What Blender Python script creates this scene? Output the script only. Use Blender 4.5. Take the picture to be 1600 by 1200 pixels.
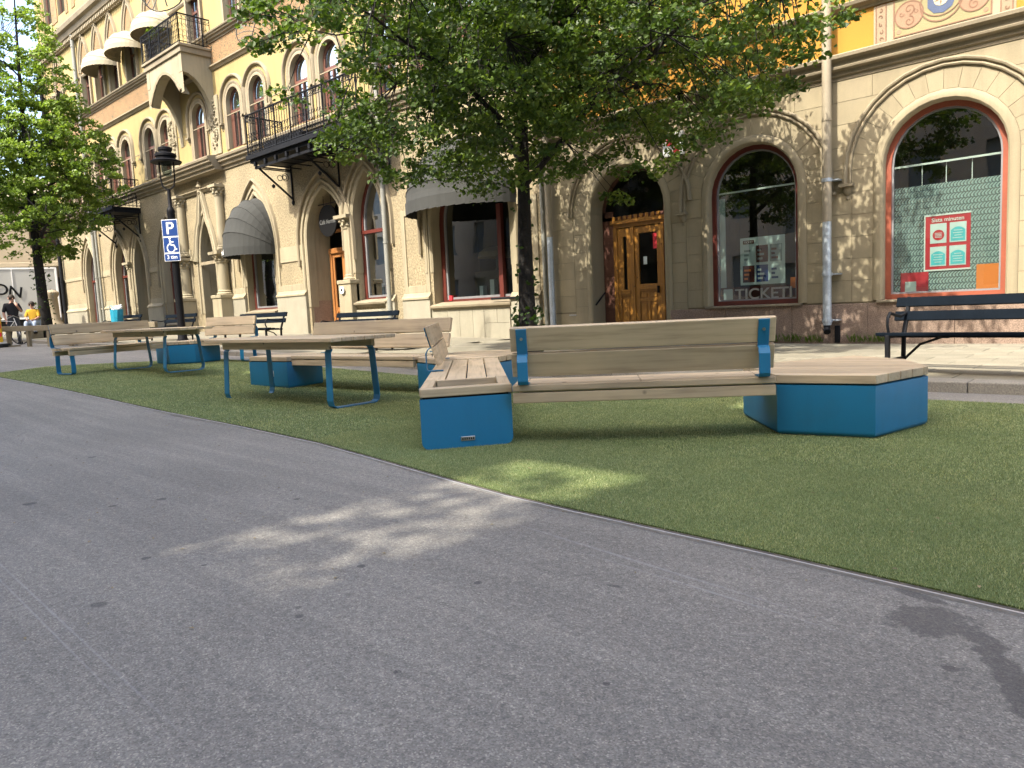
import bpy, bmesh, math, random
import numpy as np
from mathutils import Vector, Matrix
random.seed(7); RNG = np.random.default_rng(11)
for o in list(bpy.data.objects): bpy.data.objects.remove(o)
SC = bpy.context.scene
COL = SC.collection
R = math.radians

# ---------------------------------------------------------------- camera, sky, sun, exposure
F_PX, PITCH, ROLL, YAW = 1150.0, 0.1045, -0.0475, 0.74625
CAM_H = 1.0
fwd = Vector((-math.sin(YAW)*math.cos(PITCH), math.cos(YAW)*math.cos(PITCH), -math.sin(PITCH)))
rt0 = Vector((math.cos(YAW), math.sin(YAW), 0)); up0 = rt0.cross(fwd)
rt = math.cos(ROLL)*rt0 + math.sin(ROLL)*up0
up = -math.sin(ROLL)*rt0 + math.cos(ROLL)*up0
cd = bpy.data.cameras.new('camera'); cam = bpy.data.objects.new('camera', cd); COL.objects.link(cam)
m = Matrix.Identity(4)
for i in range(3):
    m[i][0] = rt[i]; m[i][1] = up[i]; m[i][2] = -fwd[i]
m[0][3], m[1][3], m[2][3] = 0, 0, CAM_H
cam.matrix_world = m
cd.sensor_width = 36; cd.lens = 36*F_PX/1600; cd.clip_start = .05; cd.clip_end = 2000
SC.camera = cam

SUN_EL, SUN_AZ = R(50), R(4)         # the sun shines across the street on to the facades (+Y), a little towards +X
sd = Vector((math.sin(SUN_AZ)*math.cos(SUN_EL), math.cos(SUN_AZ)*math.cos(SUN_EL), -math.sin(SUN_EL)))
sl = bpy.data.lights.new('sun', 'SUN'); so = bpy.data.objects.new('sun', sl); COL.objects.link(so)
so.rotation_euler = sd.to_track_quat('-Z', 'Y').to_euler(); so.location = (0, -20, 40)
sl.energy = 2.0; sl.angle = R(.53); sl.color = (1, .94, .84)
w = bpy.data.worlds.new('World'); SC.world = w; w.use_nodes = True
nt = w.node_tree; nt.nodes.clear()
sky = nt.nodes.new('ShaderNodeTexSky'); sky.sky_type = 'NISHITA'; sky.sun_disc = False
sky.sun_elevation = SUN_EL; sky.sun_rotation = math.pi + SUN_AZ
sky.air_density = 1.0; sky.dust_density = 4.0; sky.ozone_density = 1.0
bg = nt.nodes.new('ShaderNodeBackground'); bg.inputs[1].default_value = .15
wo = nt.nodes.new('ShaderNodeOutputWorld')
nt.links.new(sky.outputs[0], bg.inputs[0]); nt.links.new(bg.outputs[0], wo.inputs[0])
SC.view_settings.view_transform = 'Standard'; SC.view_settings.look = 'None'
SC.view_settings.exposure = 2.32; SC.view_settings.gamma = 1; SC.view_settings.use_curve_mapping = False
SC.render.engine = 'CYCLES'
SC.cycles.max_bounces = 8; SC.cycles.transparent_max_bounces = 12

# ---------------------------------------------------------------- mesh helpers
WLOC = {}
def wl(o): return WLOC.get(o.name, Vector((0, 0, 0)))
class MB:
    def __init__(s): s.v = []; s.f = []
    def add(s, vs, fs):
        b = len(s.v); s.v += [tuple(p) for p in vs]; s.f += [tuple(i+b for i in f) for f in fs]; return s
    def quad(s, a, b, c, d): return s.add([a, b, c, d], [(0, 1, 2, 3)])
    def box(s, x0, x1, y0, y1, z0, z1):
        return s.add([(x0,y0,z0),(x1,y0,z0),(x1,y1,z0),(x0,y1,z0),(x0,y0,z1),(x1,y0,z1),(x1,y1,z1),(x0,y1,z1)],
            [(0,3,2,1),(4,5,6,7),(0,1,5,4),(1,2,6,5),(2,3,7,6),(3,0,4,7)])
    def obox(s, c, a, b, d):
        c, a, b, d = map(Vector, (c, a, b, d))
        P = [c+x*a+y*b+z*d for z in (-1, 1) for x, y in ((-1,-1),(1,-1),(1,1),(-1,1))]
        return s.add(P, [(0,3,2,1),(4,5,6,7),(0,1,5,4),(1,2,6,5),(2,3,7,6),(3,0,4,7)])
    def prism(s, poly, z0, z1, top=True, bot=True):
        n = len(poly); P = [(x, y, z0) for x, y in poly]+[(x, y, z1) for x, y in poly]
        fs = [(i, (i+1) % n, n+(i+1) % n, n+i) for i in range(n)]
        if bot: fs.append(tuple(range(n-1, -1, -1)))
        if top: fs.append(tuple(range(n, 2*n)))
        return s.add(P, fs)
    def xzprism(s, poly, y0, y1):            # polygon in the wall plane, extruded in depth (y0 is the street side)
        n = len(poly); P = [(x, y0, z) for x, z in poly]+[(x, y1, z) for x, z in poly]
        fs = [(i, n+i, n+(i+1) % n, (i+1) % n) for i in range(n)]+[tuple(range(n)), tuple(range(2*n-1, n-1, -1))]
        return s.add(P, fs)
    def tube(s, pts, r, n=6, closed=False, cap=True):
        pts = [Vector(p) for p in pts]; N = len(pts); rs = r if isinstance(r, (list, tuple)) else [r]*N
        b = len(s.v); prev = None
        for i, p in enumerate(pts):
            if closed: t = pts[(i+1) % N]-pts[i-1]
            else: t = pts[min(i+1, N-1)]-pts[max(i-1, 0)]
            if t.length < 1e-9: t = Vector((0, 0, 1))
            t.normalize()
            if prev is None:
                a = t.orthogonal().normalized()
            else:
                a = prev - t*prev.dot(t)
                a = a.normalized() if a.length > 1e-6 else t.orthogonal().normalized()
            prev = a; c = t.cross(a)
            for k in range(n):
                g = 2*math.pi*k/n; s.v.append(tuple(p+rs[i]*(math.cos(g)*a+math.sin(g)*c)))
        for i in range(N if closed else N-1):
            j = (i+1) % N
            for k in range(n):
                s.f.append((b+i*n+k, b+i*n+(k+1) % n, b+j*n+(k+1) % n, b+j*n+k))
        if cap and not closed:
            s.f.append(tuple(b+k for k in range(n-1, -1, -1))); s.f.append(tuple(b+(N-1)*n+k for k in range(n)))
        return s
    def lathe(s, cx, cy, prof, n=12, a0=0, a1=2*math.pi):
        b = len(s.v); full = abs(a1-a0-2*math.pi) < 1e-6; m_ = n if full else n+1
        for r, z in prof:
            for k in range(m_):
                g = a0+(a1-a0)*k/n; s.v.append((cx+r*math.cos(g), cy+r*math.sin(g), z))
        for i in range(len(prof)-1):
            for k in range(n):
                k2 = (k+1) % m_
                s.f.append((b+i*m_+k, b+i*m_+k2, b+(i+1)*m_+k2, b+(i+1)*m_+k))
        return s
    def bar(s, pts, side, wd, th):           # flat bar along pts, `side` is its width direction
        pts = [Vector(p) for p in pts]; side = Vector(side).normalized(); b = len(s.v); N = len(pts)
        for i, p in enumerate(pts):
            t = (pts[min(i+1, N-1)]-pts[max(i-1, 0)]).normalized(); nn = t.cross(side).normalized()
            for u, v in ((-1,-1),(1,-1),(1,1),(-1,1)): s.v.append(tuple(p+side*(u*wd/2)+nn*(v*th/2)))
        for i in range(N-1):
            for k in range(4):
                s.f.append((b+i*4+k, b+i*4+(k+1) % 4, b+i*4+4+(k+1) % 4, b+i*4+4+k))
        s.f.append((b+3, b+2, b+1, b)); e = b+(N-1)*4; s.f.append((e, e+1, e+2, e+3)); return s
    def mould(s, path, prof, y0, closed=False):
        # path: (x,z) points in the wall plane; prof: (n,d): n along the left-hand normal, d out of the wall
        N = len(path); b = len(s.v); k = len(prof)
        for i, (x, z) in enumerate(path):
            def seg(a, c):
                dx, dz = c[0]-a[0], c[1]-a[1]; l = math.hypot(dx, dz) or 1; return dx/l, dz/l
            t1 = seg(path[i-1], path[i]) if i > 0 else seg(path[0], path[1])
            t2 = seg(path[i], path[i+1]) if i < N-1 else t1
            tx, tz = t1[0]+t2[0], t1[1]+t2[1]; l = math.hypot(tx, tz) or 1; tx, tz = tx/l, tz/l
            sc = 1/max(.5, tx*t1[0]+tz*t1[1])
            for n_, d in prof: s.v.append((x-tz*n_*sc, y0-d, z+tx*n_*sc))
        for i in range(N-1):
            for j in range(k-1):
                s.f.append((b+i*k+j, b+i*k+j+1, b+(i+1)*k+j+1, b+(i+1)*k+j))
        s.f.append(tuple(b+j for j in range(k))); s.f.append(tuple(b+(N-1)*k+j for j in range(k-1, -1, -1)))
        return s
    def mesh(s, name, off=None, bevel=0, seg=1, fix=False, merge=False):
        me = bpy.data.meshes.new(name)
        v = s.v if off is None else [(a-off[0], b-off[1], c-off[2]) for a, b, c in s.v]
        me.from_pydata(v, [], s.f)
        if bevel or fix or merge:
            bm = bmesh.new(); bm.from_mesh(me)
            if merge: bmesh.ops.remove_doubles(bm, verts=bm.verts, dist=1e-4)
            if fix: bmesh.ops.recalc_face_normals(bm, faces=bm.faces)
            if bevel:
                bmesh.ops.bevel(bm, geom=[e for e in bm.edges if len(e.link_faces) == 2 and e.calc_face_angle(0) > .5], offset=bevel, segments=seg, profile=.5, affect='EDGES', clamp_overlap=True)
            bm.to_mesh(me); bm.free()
        me.update(); return me
    def build(s, name, mat, parent=None, bevel=0, seg=1, smooth=False, fix=False, merge=False, origin=None, kind=None):
        off = wl(parent) if parent else Vector((0, 0, 0))
        org = Vector(origin) if origin is not None else off
        me = s.mesh(name, org, bevel, seg, fix, merge)
        return link(name, me, mat, parent, org, smooth, kind)
def link(name, me, mat, parent=None, org=None, smooth=False, kind=None):
    off = wl(parent) if parent else Vector((0, 0, 0))
    o = bpy.data.objects.new(name, me); COL.objects.link(o)
    if mat:
        for mm in (mat if isinstance(mat, (list, tuple)) else [mat]): me.materials.append(mm)
    if smooth:
        me.shade_smooth(); me.set_sharp_from_angle(angle=R(38))
    org = Vector((0, 0, 0)) if org is None else Vector(org)
    if parent: o.parent = parent
    o.location = org-off; WLOC[o.name] = org
    if kind: o['kind'] = kind
    return o
def tag(o, label, cat, group=None):
    o['label'] = label; o['category'] = cat
    if group: o['group'] = group
    return o
def thing(name, label, cat, loc=(0, 0, 0), group=None):
    o = bpy.data.objects.new(name, None); COL.objects.link(o); o.location = loc; o.empty_display_size = .2
    WLOC[o.name] = Vector(loc); return tag(o, label, cat, group)
def struct(o): o['kind'] = 'structure'; return o
def copy_tree(root, loc, rz, label, group=None):
    def cp(o, par):
        c = o.copy(); COL.objects.link(c); c.parent = par
        for ch in o.children: cp(ch, c)
        return c
    r = cp(root, None); r.location = loc; r.rotation_euler = (0, 0, rz); r['label'] = label
    if group: r['group'] = group
    return r

# ---------------------------------------------------------------- materials
def nodes(name):
    m_ = bpy.data.materials.new(name); m_.use_nodes = True; n = m_.node_tree.nodes; l = m_.node_tree.links
    return m_, n, l, n['Principled BSDF']
def N(n, typ, **kw):
    x = n.new(typ)
    for k, v in kw.items(): setattr(x, k, v)
    return x
def ramp(n, pts):
    r_ = n.new('ShaderNodeValToRGB'); e = r_.color_ramp.elements
    e[0].position, e[0].color = pts[0][0], (*pts[0][1], 1); e[1].position, e[1].color = pts[-1][0], (*pts[-1][1], 1)
    for p, c in pts[1:-1]:
        q = e.new(p); q.color = (*c, 1)
    return r_
def mul(c, k): return tuple(min(1, x*k) for x in c)
def mixrgb(n, l, fac, a, b, mode='MIX'):
    x = n.new('ShaderNodeMix'); x.data_type = 'RGBA'; x.blend_type = mode
    for sock, val in ((0, fac), (6, a), (7, b)):
        if hasattr(val, 'links'): l.new(val, x.inputs[sock])
        elif sock == 0: x.inputs[0].default_value = val
        else: x.inputs[sock].default_value = (*val, 1)
    return x.outputs[2]
def noise(n, l, vec, scale, detail=4, rough=.55):
    x = n.new('ShaderNodeTexNoise'); x.inputs['Scale'].default_value = scale; x.inputs['Detail'].default_value = detail
    x.inputs['Roughness'].default_value = rough
    if vec is not None: l.new(vec, x.inputs['Vector'])
    return x.outputs['Fac']
def M(name, col, rough=.7, var=.12, vs=1.5, fine=.08, fs=60, bump=.0, bs=80, bd=.003, metal=0, spec=.4, dirt=None, streak=0, rand=0):
    m_, n, l, p = nodes(name); tc = n.new('ShaderNodeTexCoord'); vec = tc.outputs['Object']
    a = noise(n, l, vec, vs, 6); r1 = ramp(n, [(.3, mul(col, 1-var)), (.7, mul(col, 1+var))]); l.new(a, r1.inputs[0])
    c = r1.outputs[0]
    if fine:
        b = noise(n, l, vec, fs, 2); r2 = ramp(n, [(.3, (1-fine,)*3), (.7, (1+fine,)*3)]); l.new(b, r2.inputs[0])
        c = mixrgb(n, l, 1.0, c, r2.outputs[0], 'MULTIPLY')
    if dirt:
        g = noise(n, l, vec, dirt[1], 8, .7); r3 = ramp(n, [(.52, (0, 0, 0)), (.75, (1, 1, 1))]); l.new(g, r3.inputs[0])
        f = n.new('ShaderNodeMath'); f.operation = 'MULTIPLY'; l.new(r3.outputs[0], f.inputs[0]); f.inputs[1].default_value = dirt[2]
        c = mixrgb(n, l, f.outputs[0], c, dirt[0])
    if streak:      # rain streaks and soot, drawn out vertically
        mp = n.new('ShaderNodeMapping'); mp.inputs['Scale'].default_value = (2.6, 2.6, .22); l.new(vec, mp.inputs['Vector'])
        g = noise(n, l, mp.outputs[0], 1.6, 7, .65); r4 = ramp(n, [(.36, (1-streak, 1-streak, 1-streak*1.05)), (.52, (1, 1, 1)), (.75, (1+streak*.3,)*3)]); l.new(g, r4.inputs[0])
        c = mixrgb(n, l, 1.0, c, r4.outputs[0], 'MULTIPLY')
    if rand:        # every block or slab has its own tone
        oi = n.new('ShaderNodeObjectInfo'); r5 = ramp(n, [(0, (1-rand, 1-rand, 1-rand*1.1)), (.5, (1, 1, 1)), (1, (1+rand*.6, 1+rand*.55, 1+rand*.4))]); l.new(oi.outputs['Random'], r5.inputs[0])
        c = mixrgb(n, l, 1.0, c, r5.outputs[0], 'MULTIPLY')
    l.new(c, p.inputs['Base Color']); p.inputs['Roughness'].default_value = rough; p.inputs['Metallic'].default_value = metal
    p.inputs['Specular IOR Level'].default_value = spec
    if bump:
        b2 = noise(n, l, vec, bs, 3); bn = n.new('ShaderNodeBump'); bn.inputs['Strength'].default_value = bump; bn.inputs['Distance'].default_value = bd
        l.new(b2, bn.inputs['Height']); l.new(bn.outputs[0], p.inputs['Normal'])
    return m_
def wood(name, col, dark, rough=.65, stretch=(.9, 16, 16)):
    m_, n, l, p = nodes(name); tc = n.new('ShaderNodeTexCoord'); oi = n.new('ShaderNodeObjectInfo')
    ad = n.new('ShaderNodeVectorMath'); ad.operation = 'MULTIPLY_ADD'
    l.new(oi.outputs['Random'], ad.inputs[0]); ad.inputs[1].default_value = (17, 9, 13); l.new(tc.outputs['Object'], ad.inputs[2])
    mp = n.new('ShaderNodeMapping'); mp.inputs['Scale'].default_value = stretch; l.new(ad.outputs[0], mp.inputs['Vector'])
    a = noise(n, l, mp.outputs[0], 1.6, 6, .6); r1 = ramp(n, [(.25, dark), (.5, col), (.8, mul(col, 1.15))]); l.new(a, r1.inputs[0])
    b = noise(n, l, ad.outputs[0], 2.0, 3); r2 = ramp(n, [(.3, (.86, .86, .88)), (.7, (1.08, 1.06, 1.02))]); l.new(b, r2.inputs[0])
    c = mixrgb(n, l, 1.0, r1.outputs[0], r2.outputs[0], 'MULTIPLY')
    vo = n.new('ShaderNodeTexVoronoi'); vo.inputs['Scale'].default_value = 4.5; l.new(ad.outputs[0], vo.inputs['Vector'])
    r3 = ramp(n, [(.05, (1, 1, 1)), (.11, (0, 0, 0))]); l.new(vo.outputs['Distance'], r3.inputs[0])
    c = mixrgb(n, l, r3.outputs[0], c, mul(dark, .45))
    tone = n.new('ShaderNodeMapRange'); l.new(oi.outputs['Random'], tone.inputs[0]); tone.inputs[3].default_value = .76; tone.inputs[4].default_value = 1.16
    c = mixrgb(n, l, 1.0, c, tone.outputs[0], 'MULTIPLY')
    l.new(c, p.inputs['Base Color']); p.inputs['Roughness'].default_value = rough
    bn = n.new('ShaderNodeBump'); bn.inputs['Strength'].default_value = .25; bn.inputs['Distance'].default_value = .002; l.new(a, bn.inputs['Height']); l.new(bn.outputs[0], p.inputs['Normal'])
    return m_
def glassmat(name, tint=(.8, .85, .85), refl=1.0, ior=1.5):
    m_ = bpy.data.materials.new(name); m_.use_nodes = True; n = m_.node_tree.nodes; l = m_.node_tree.links; n.clear()
    t = n.new('ShaderNodeBsdfTransparent'); t.inputs[0].default_value = (*tint, 1)
    g = n.new('ShaderNodeBsdfGlossy'); g.inputs['Roughness'].default_value = .01; g.inputs['Color'].default_value = (.95, .97, .97, 1)
    tc = n.new('ShaderNodeTexCoord'); nb = noise(n, l, tc.outputs['Object'], 1.3, 1); bn = n.new('ShaderNodeBump'); bn.inputs['Strength'].default_value = .04; bn.inputs['Distance'].default_value = .05
    l.new(nb, bn.inputs['Height']); l.new(bn.outputs[0], g.inputs['Normal'])
    fr = n.new('ShaderNodeFresnel'); fr.inputs[0].default_value = ior
    mx = n.new('ShaderNodeMixShader'); k = n.new('ShaderNodeMath'); k.operation = 'MULTIPLY'; k.inputs[1].default_value = refl; k.use_clamp = True
    l.new(fr.outputs[0], k.inputs[0]); l.new(k.outputs[0], mx.inputs[0]); l.new(t.outputs[0], mx.inputs[1]); l.new(g.outputs[0], mx.inputs[2])
    o = n.new('ShaderNodeOutputMaterial'); l.new(mx.outputs[0], o.inputs[0]); return m_
def leafmat(name, c1, c2, c3):
    m_, n, l, p = nodes(name); tc = n.new('ShaderNodeTexCoord')
    at = n.new('ShaderNodeAttribute'); at.attribute_name = 'tone'
    r1 = ramp(n, [(0, c1), (.55, c2), (1, c3)]); l.new(at.outputs['Fac'], r1.inputs[0])
    l.new(r1.outputs[0], p.inputs['Base Color']); p.inputs['Roughness'].default_value = .5; p.inputs['Specular IOR Level'].default_value = .35
    tr = n.new('ShaderNodeBsdfTranslucent')
    hs = mixrgb(n, l, 1.0, r1.outputs[0], (1.5, 1.6, .7), 'MULTIPLY'); l.new(hs, tr.inputs[0])
    mx = n.new('ShaderNodeMixShader'); mx.inputs[0].default_value = .34
    l.new(p.outputs[0], mx.inputs[1]); l.new(tr.outputs[0], mx.inputs[2]); l.new(mx.outputs[0], n['Material Output'].inputs[0]); return m_

MAT = {}
MAT['cream'] = M('cream_ashlar_render', (.265, .222, .138), .85, .07, .9, .06, 90, .25, 140, .002, streak=.12, rand=.07, dirt=((.18, .15, .10), 1.2, .35))
MAT['cream_l'] = M('cream_smooth_render', (.27, .232, .15), .85, .08, 1.1, .06, 70, .2, 60, .003, streak=.16, dirt=((.19, .16, .105), 1.6, .4))
MAT['rough'] = M('pebble_dash_render', (.235, .193, .115), .95, .12, 1.2, .38, 19, .8, 20, .02, dirt=((.17, .14, .09), 1.5, .4))
MAT['yellow'] = M('pale_yellow_plaster', (.30, .228, .092), .88, .06, .7, .04, 60, .15, 60, .002, streak=.10, dirt=((.25, .19, .09), 1.3, .3))
MAT['orange'] = M('orange_plaster', (.35, .17, .02), .85, .10, .8, .05, 60, .15, 50, .002)
MAT['trim'] = M('stone_trim', (.24, .20, .128), .85, .10, 1.3, .08, 50, .2, 50, .003, streak=.2, dirt=((.16, .135, .095), 1.8, .45))
MAT['trim_dk'] = M('weathered_stone_ledge', (.21, .175, .115), .88, .15, 1.5, .1, 50, .25, 50, .003, dirt=((.125, .105, .07), 2.0, .5))
MAT['marble'] = M('pale_marble_plinth', (.26, .24, .178), .6, .08, 2.2, .05, 40, .08, 40, .002, streak=.1, rand=.06, dirt=((.22, .195, .14), 2.5, .4))
MAT['granite'] = M('pinkish_granite_plinth', (.21, .15, .11), .85, .12, 2, .45, 75, .6, 75, .006)
MAT['joint'] = M('recessed_joint', (.17, .14, .09), .95, .1, 3, 0)
MAT['ornband'] = None
MAT['redwood'] = M('dark_red_window_paint', (.10, .022, .015), .45, .1, 3, .05, 30)
MAT['coral'] = M('orange_red_window_paint', (.25, .066, .034), .5, .08, 3, .05, 30)
MAT['brownwood'] = wood('red_brown_window_wood', (.12, .05, .032), (.075, .03, .02), .5)
MAT['oak'] = wood('golden_oak_door', (.33, .15, .022), (.2, .085, .012), .4, (10, 10, .9))
MAT['teak'] = wood('orange_brown_door_wood', (.40, .17, .05), (.28, .11, .03), .45, (10, 10, .9))
MAT['glass'] = glassmat('window_glass', (.5, .56, .54), .5, 1.35)
MAT['glass_shop'] = glassmat('shop_window_glass', (.6, .68, .64), 1.0, 2.0)
MAT['dark'] = M('dark_shop_interior', (.035, .033, .03), .9, .3, 1.5, 0)
MAT['interior'] = M('brown_shop_interior', (.10, .085, .06), .9, .5, 1.1, 0)
MAT['curtain'] = M('grey_blue_curtain', (.25, .28, .28), .9, .1, 2, 0)
MAT['iron'] = M('black_wrought_iron', (.009, .0095, .011), .6, .2, 6, .1, 60, spec=.15)
MAT['pole'] = M('black_lamp_post_paint', (.006, .006, .007), .6, .2, 4, .1, 60, spec=.15)
MAT['benchgreen'] = M('dark_green_black_bench_paint', (.005, .008, .012), .6, .2, 3, .1, 50, .1, 60, .001, spec=.03)
MAT['galv'] = M('galvanised_steel_pipe', (.42, .46, .49), .45, .15, 5, .1, 40, metal=.5)
MAT['pipe'] = M('cream_painted_pipe', (.28, .235, .16), .6, .08, 3, .05, 50)
MAT['pipe_gr'] = M('grey_green_painted_pipe', (.20, .20, .17), .6, .1, 3, .05, 50)
MAT['awning'] = M('grey_awning_canvas', (.036, .037, .033), .95, .12, 1.5, .1, 120)
MAT['awning_cr'] = M('cream_canopy_canvas', (.34, .295, .2), .95, .08, 2, .06, 90)
MAT['plank'] = wood('weathered_pine_plank', (.50, .395, .25), (.31, .235, .14))
MAT['bluesteel'] = M('blue_powder_coated_steel', (.012, .165, .315), .36, .06, 1.5, .03, 200, .06, 400, .0006, spec=.5, dirt=((.04, .12, .17), 2.2, .35), streak=.08)
MAT['shadowgap'] = M('black_gap_liner', (.008, .008, .008), .9, 0, 1, 0)
MAT['steel'] = M('brushed_steel_plate', (.35, .35, .33), .4, .2, 10, .1, 90, metal=.8)
MAT['bark'] = M('dark_bark', (.014, .012, .01), .95, .4, 6, .3, 40, 1, 30, .02)
MAT['leaf'] = leafmat('linden_leaf', (.032, .062, .009), (.072, .120, .017), (.17, .225, .038))
MAT['leaf2'] = leafmat('sunny_tree_leaf', (.085, .14, .018), (.155, .23, .034), (.25, .32, .065))
MAT['white'] = M('white_paint', (.75, .74, .70), .5, .05, 2, .03, 30)
MAT['black'] = M('black_print', (.007, .007, .007), .7, 0, 1, 0, spec=.1)
MAT['signblue'] = M('blue_traffic_sign', (.010, .042, .17), .4, .03, 2, 0)
MAT['red'] = M('red_print', (.55, .03, .04), .5, .1, 2, 0)
MAT['cyan'] = M('turquoise_print', (.10, .50, .55), .5, .12, 8, 0)
MAT['orangepr'] = M('orange_print', (.80, .22, .04), .5, .05, 2, 0)
MAT['paper'] = M('pale_poster_paper', (.60, .66, .64), .6, .06, 3, 0)
MAT['yellowpr'] = M('yellow_print', (.55, .33, .01), .5, .05, 2, 0)
MAT['tarp'] = M('off_white_truck_tarpaulin', (.36, .355, .32), .5, .04, .6, .02, 20, .15, 3, .03)
MAT['grey'] = M('mid_grey_metal', (.18, .18, .18), .5, .1, 3, 0)
MAT['rubber'] = M('black_rubber', (.012, .012, .012), .8, .1, 5, 0)
MAT['skin'] = M('skin', (.42, .23, .16), .55, .08, 8, 0)
MAT['blackcloth'] = M('black_cotton_shirt', (.012, .012, .014), .9, .2, 6, 0)
MAT['denim'] = M('dark_grey_trousers', (.035, .037, .042), .9, .2, 6, 0)
MAT['hair'] = M('dark_brown_hair', (.03, .02, .012), .7, .2, 20, 0)
MAT['yellowcloth'] = M('yellow_shirt_cloth', (.45, .26, .012), .8, .15, 5, 0)
MAT['bluecloth'] = M('pale_blue_cloth', (.30, .36, .45), .8, .15, 5, 0)
MAT['bag'] = M('turquoise_plastic_bag', (.02, .24, .34), .4, .15, 6, 0, bump=.4, bs=9, bd=.03)
MAT['pallet'] = M('grey_brown_pallet_wood', (.20, .165, .105), .85, .2, 3, .1, 40)
MAT['sand'] = M('beige_sandstone', (.25, .205, .135), .9, .12, 1, .1, 30, .3, 30, .01, dirt=((.3, .25, .18), 1.2, .4))
MAT['roof'] = M('dark_roof_sheet', (.06, .06, .06), .6, .2, 1, 0)
MAT['opp'] = M('opposite_facade_plaster', (.62, .54, .42), .9, .1, .5, .05, 30)
MAT['kerb'] = M('granite_kerb_stone', (.22, .2, .16), .8, .15, 3, .3, 70, .4, 70, .004, rand=.15)
MAT['slab'] = M('concrete_paving_slab', (.18, .164, .118), .9, .10, 1.4, .2, 60, .3, 90, .002, rand=.10, dirt=((.30, .28, .23), 1.3, .4))
MAT['dirtstrip'] = M('dirt_in_turf_edge', (.10, .085, .065), .95, .3, 9, .3, 90, .8, 60, .01)
MAT['alu'] = M('pale_metal_edging', (.42, .41, .40), .5, .1, 4, .1, 60, metal=.3)
MAT['cable'] = M('dark_cable', (.05, .055, .05), .5, .1, 3, 0)
# ---------------------------------------------------------------- ground
def lerp_tab(x, tab):
    if x >= tab[0][0]: return tab[0][1]
    for (a, za), (b, zb) in zip(tab, tab[1:]):
        if x >= b: return zb+(za-zb)*(x-b)/(a-b)
    return tab[-1][1]
GT = [(-8, 0), (-13, .15), (-30, .50), (-46, .85), (-70, 1.2)]
PT = [(-5, .10), (-13, .24), (-21, .42), (-30, .60), (-46, .95), (-70, 1.3)]
def gz(x): return lerp_tab(x, GT)
def pz(x): return lerp_tab(x, PT)
XS = [250, 60, 20, 6, 0, -8, -13, -21, -30, -46, -70, -250]
KERB_Y, WALL_Y = 7.85, 13.5

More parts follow.
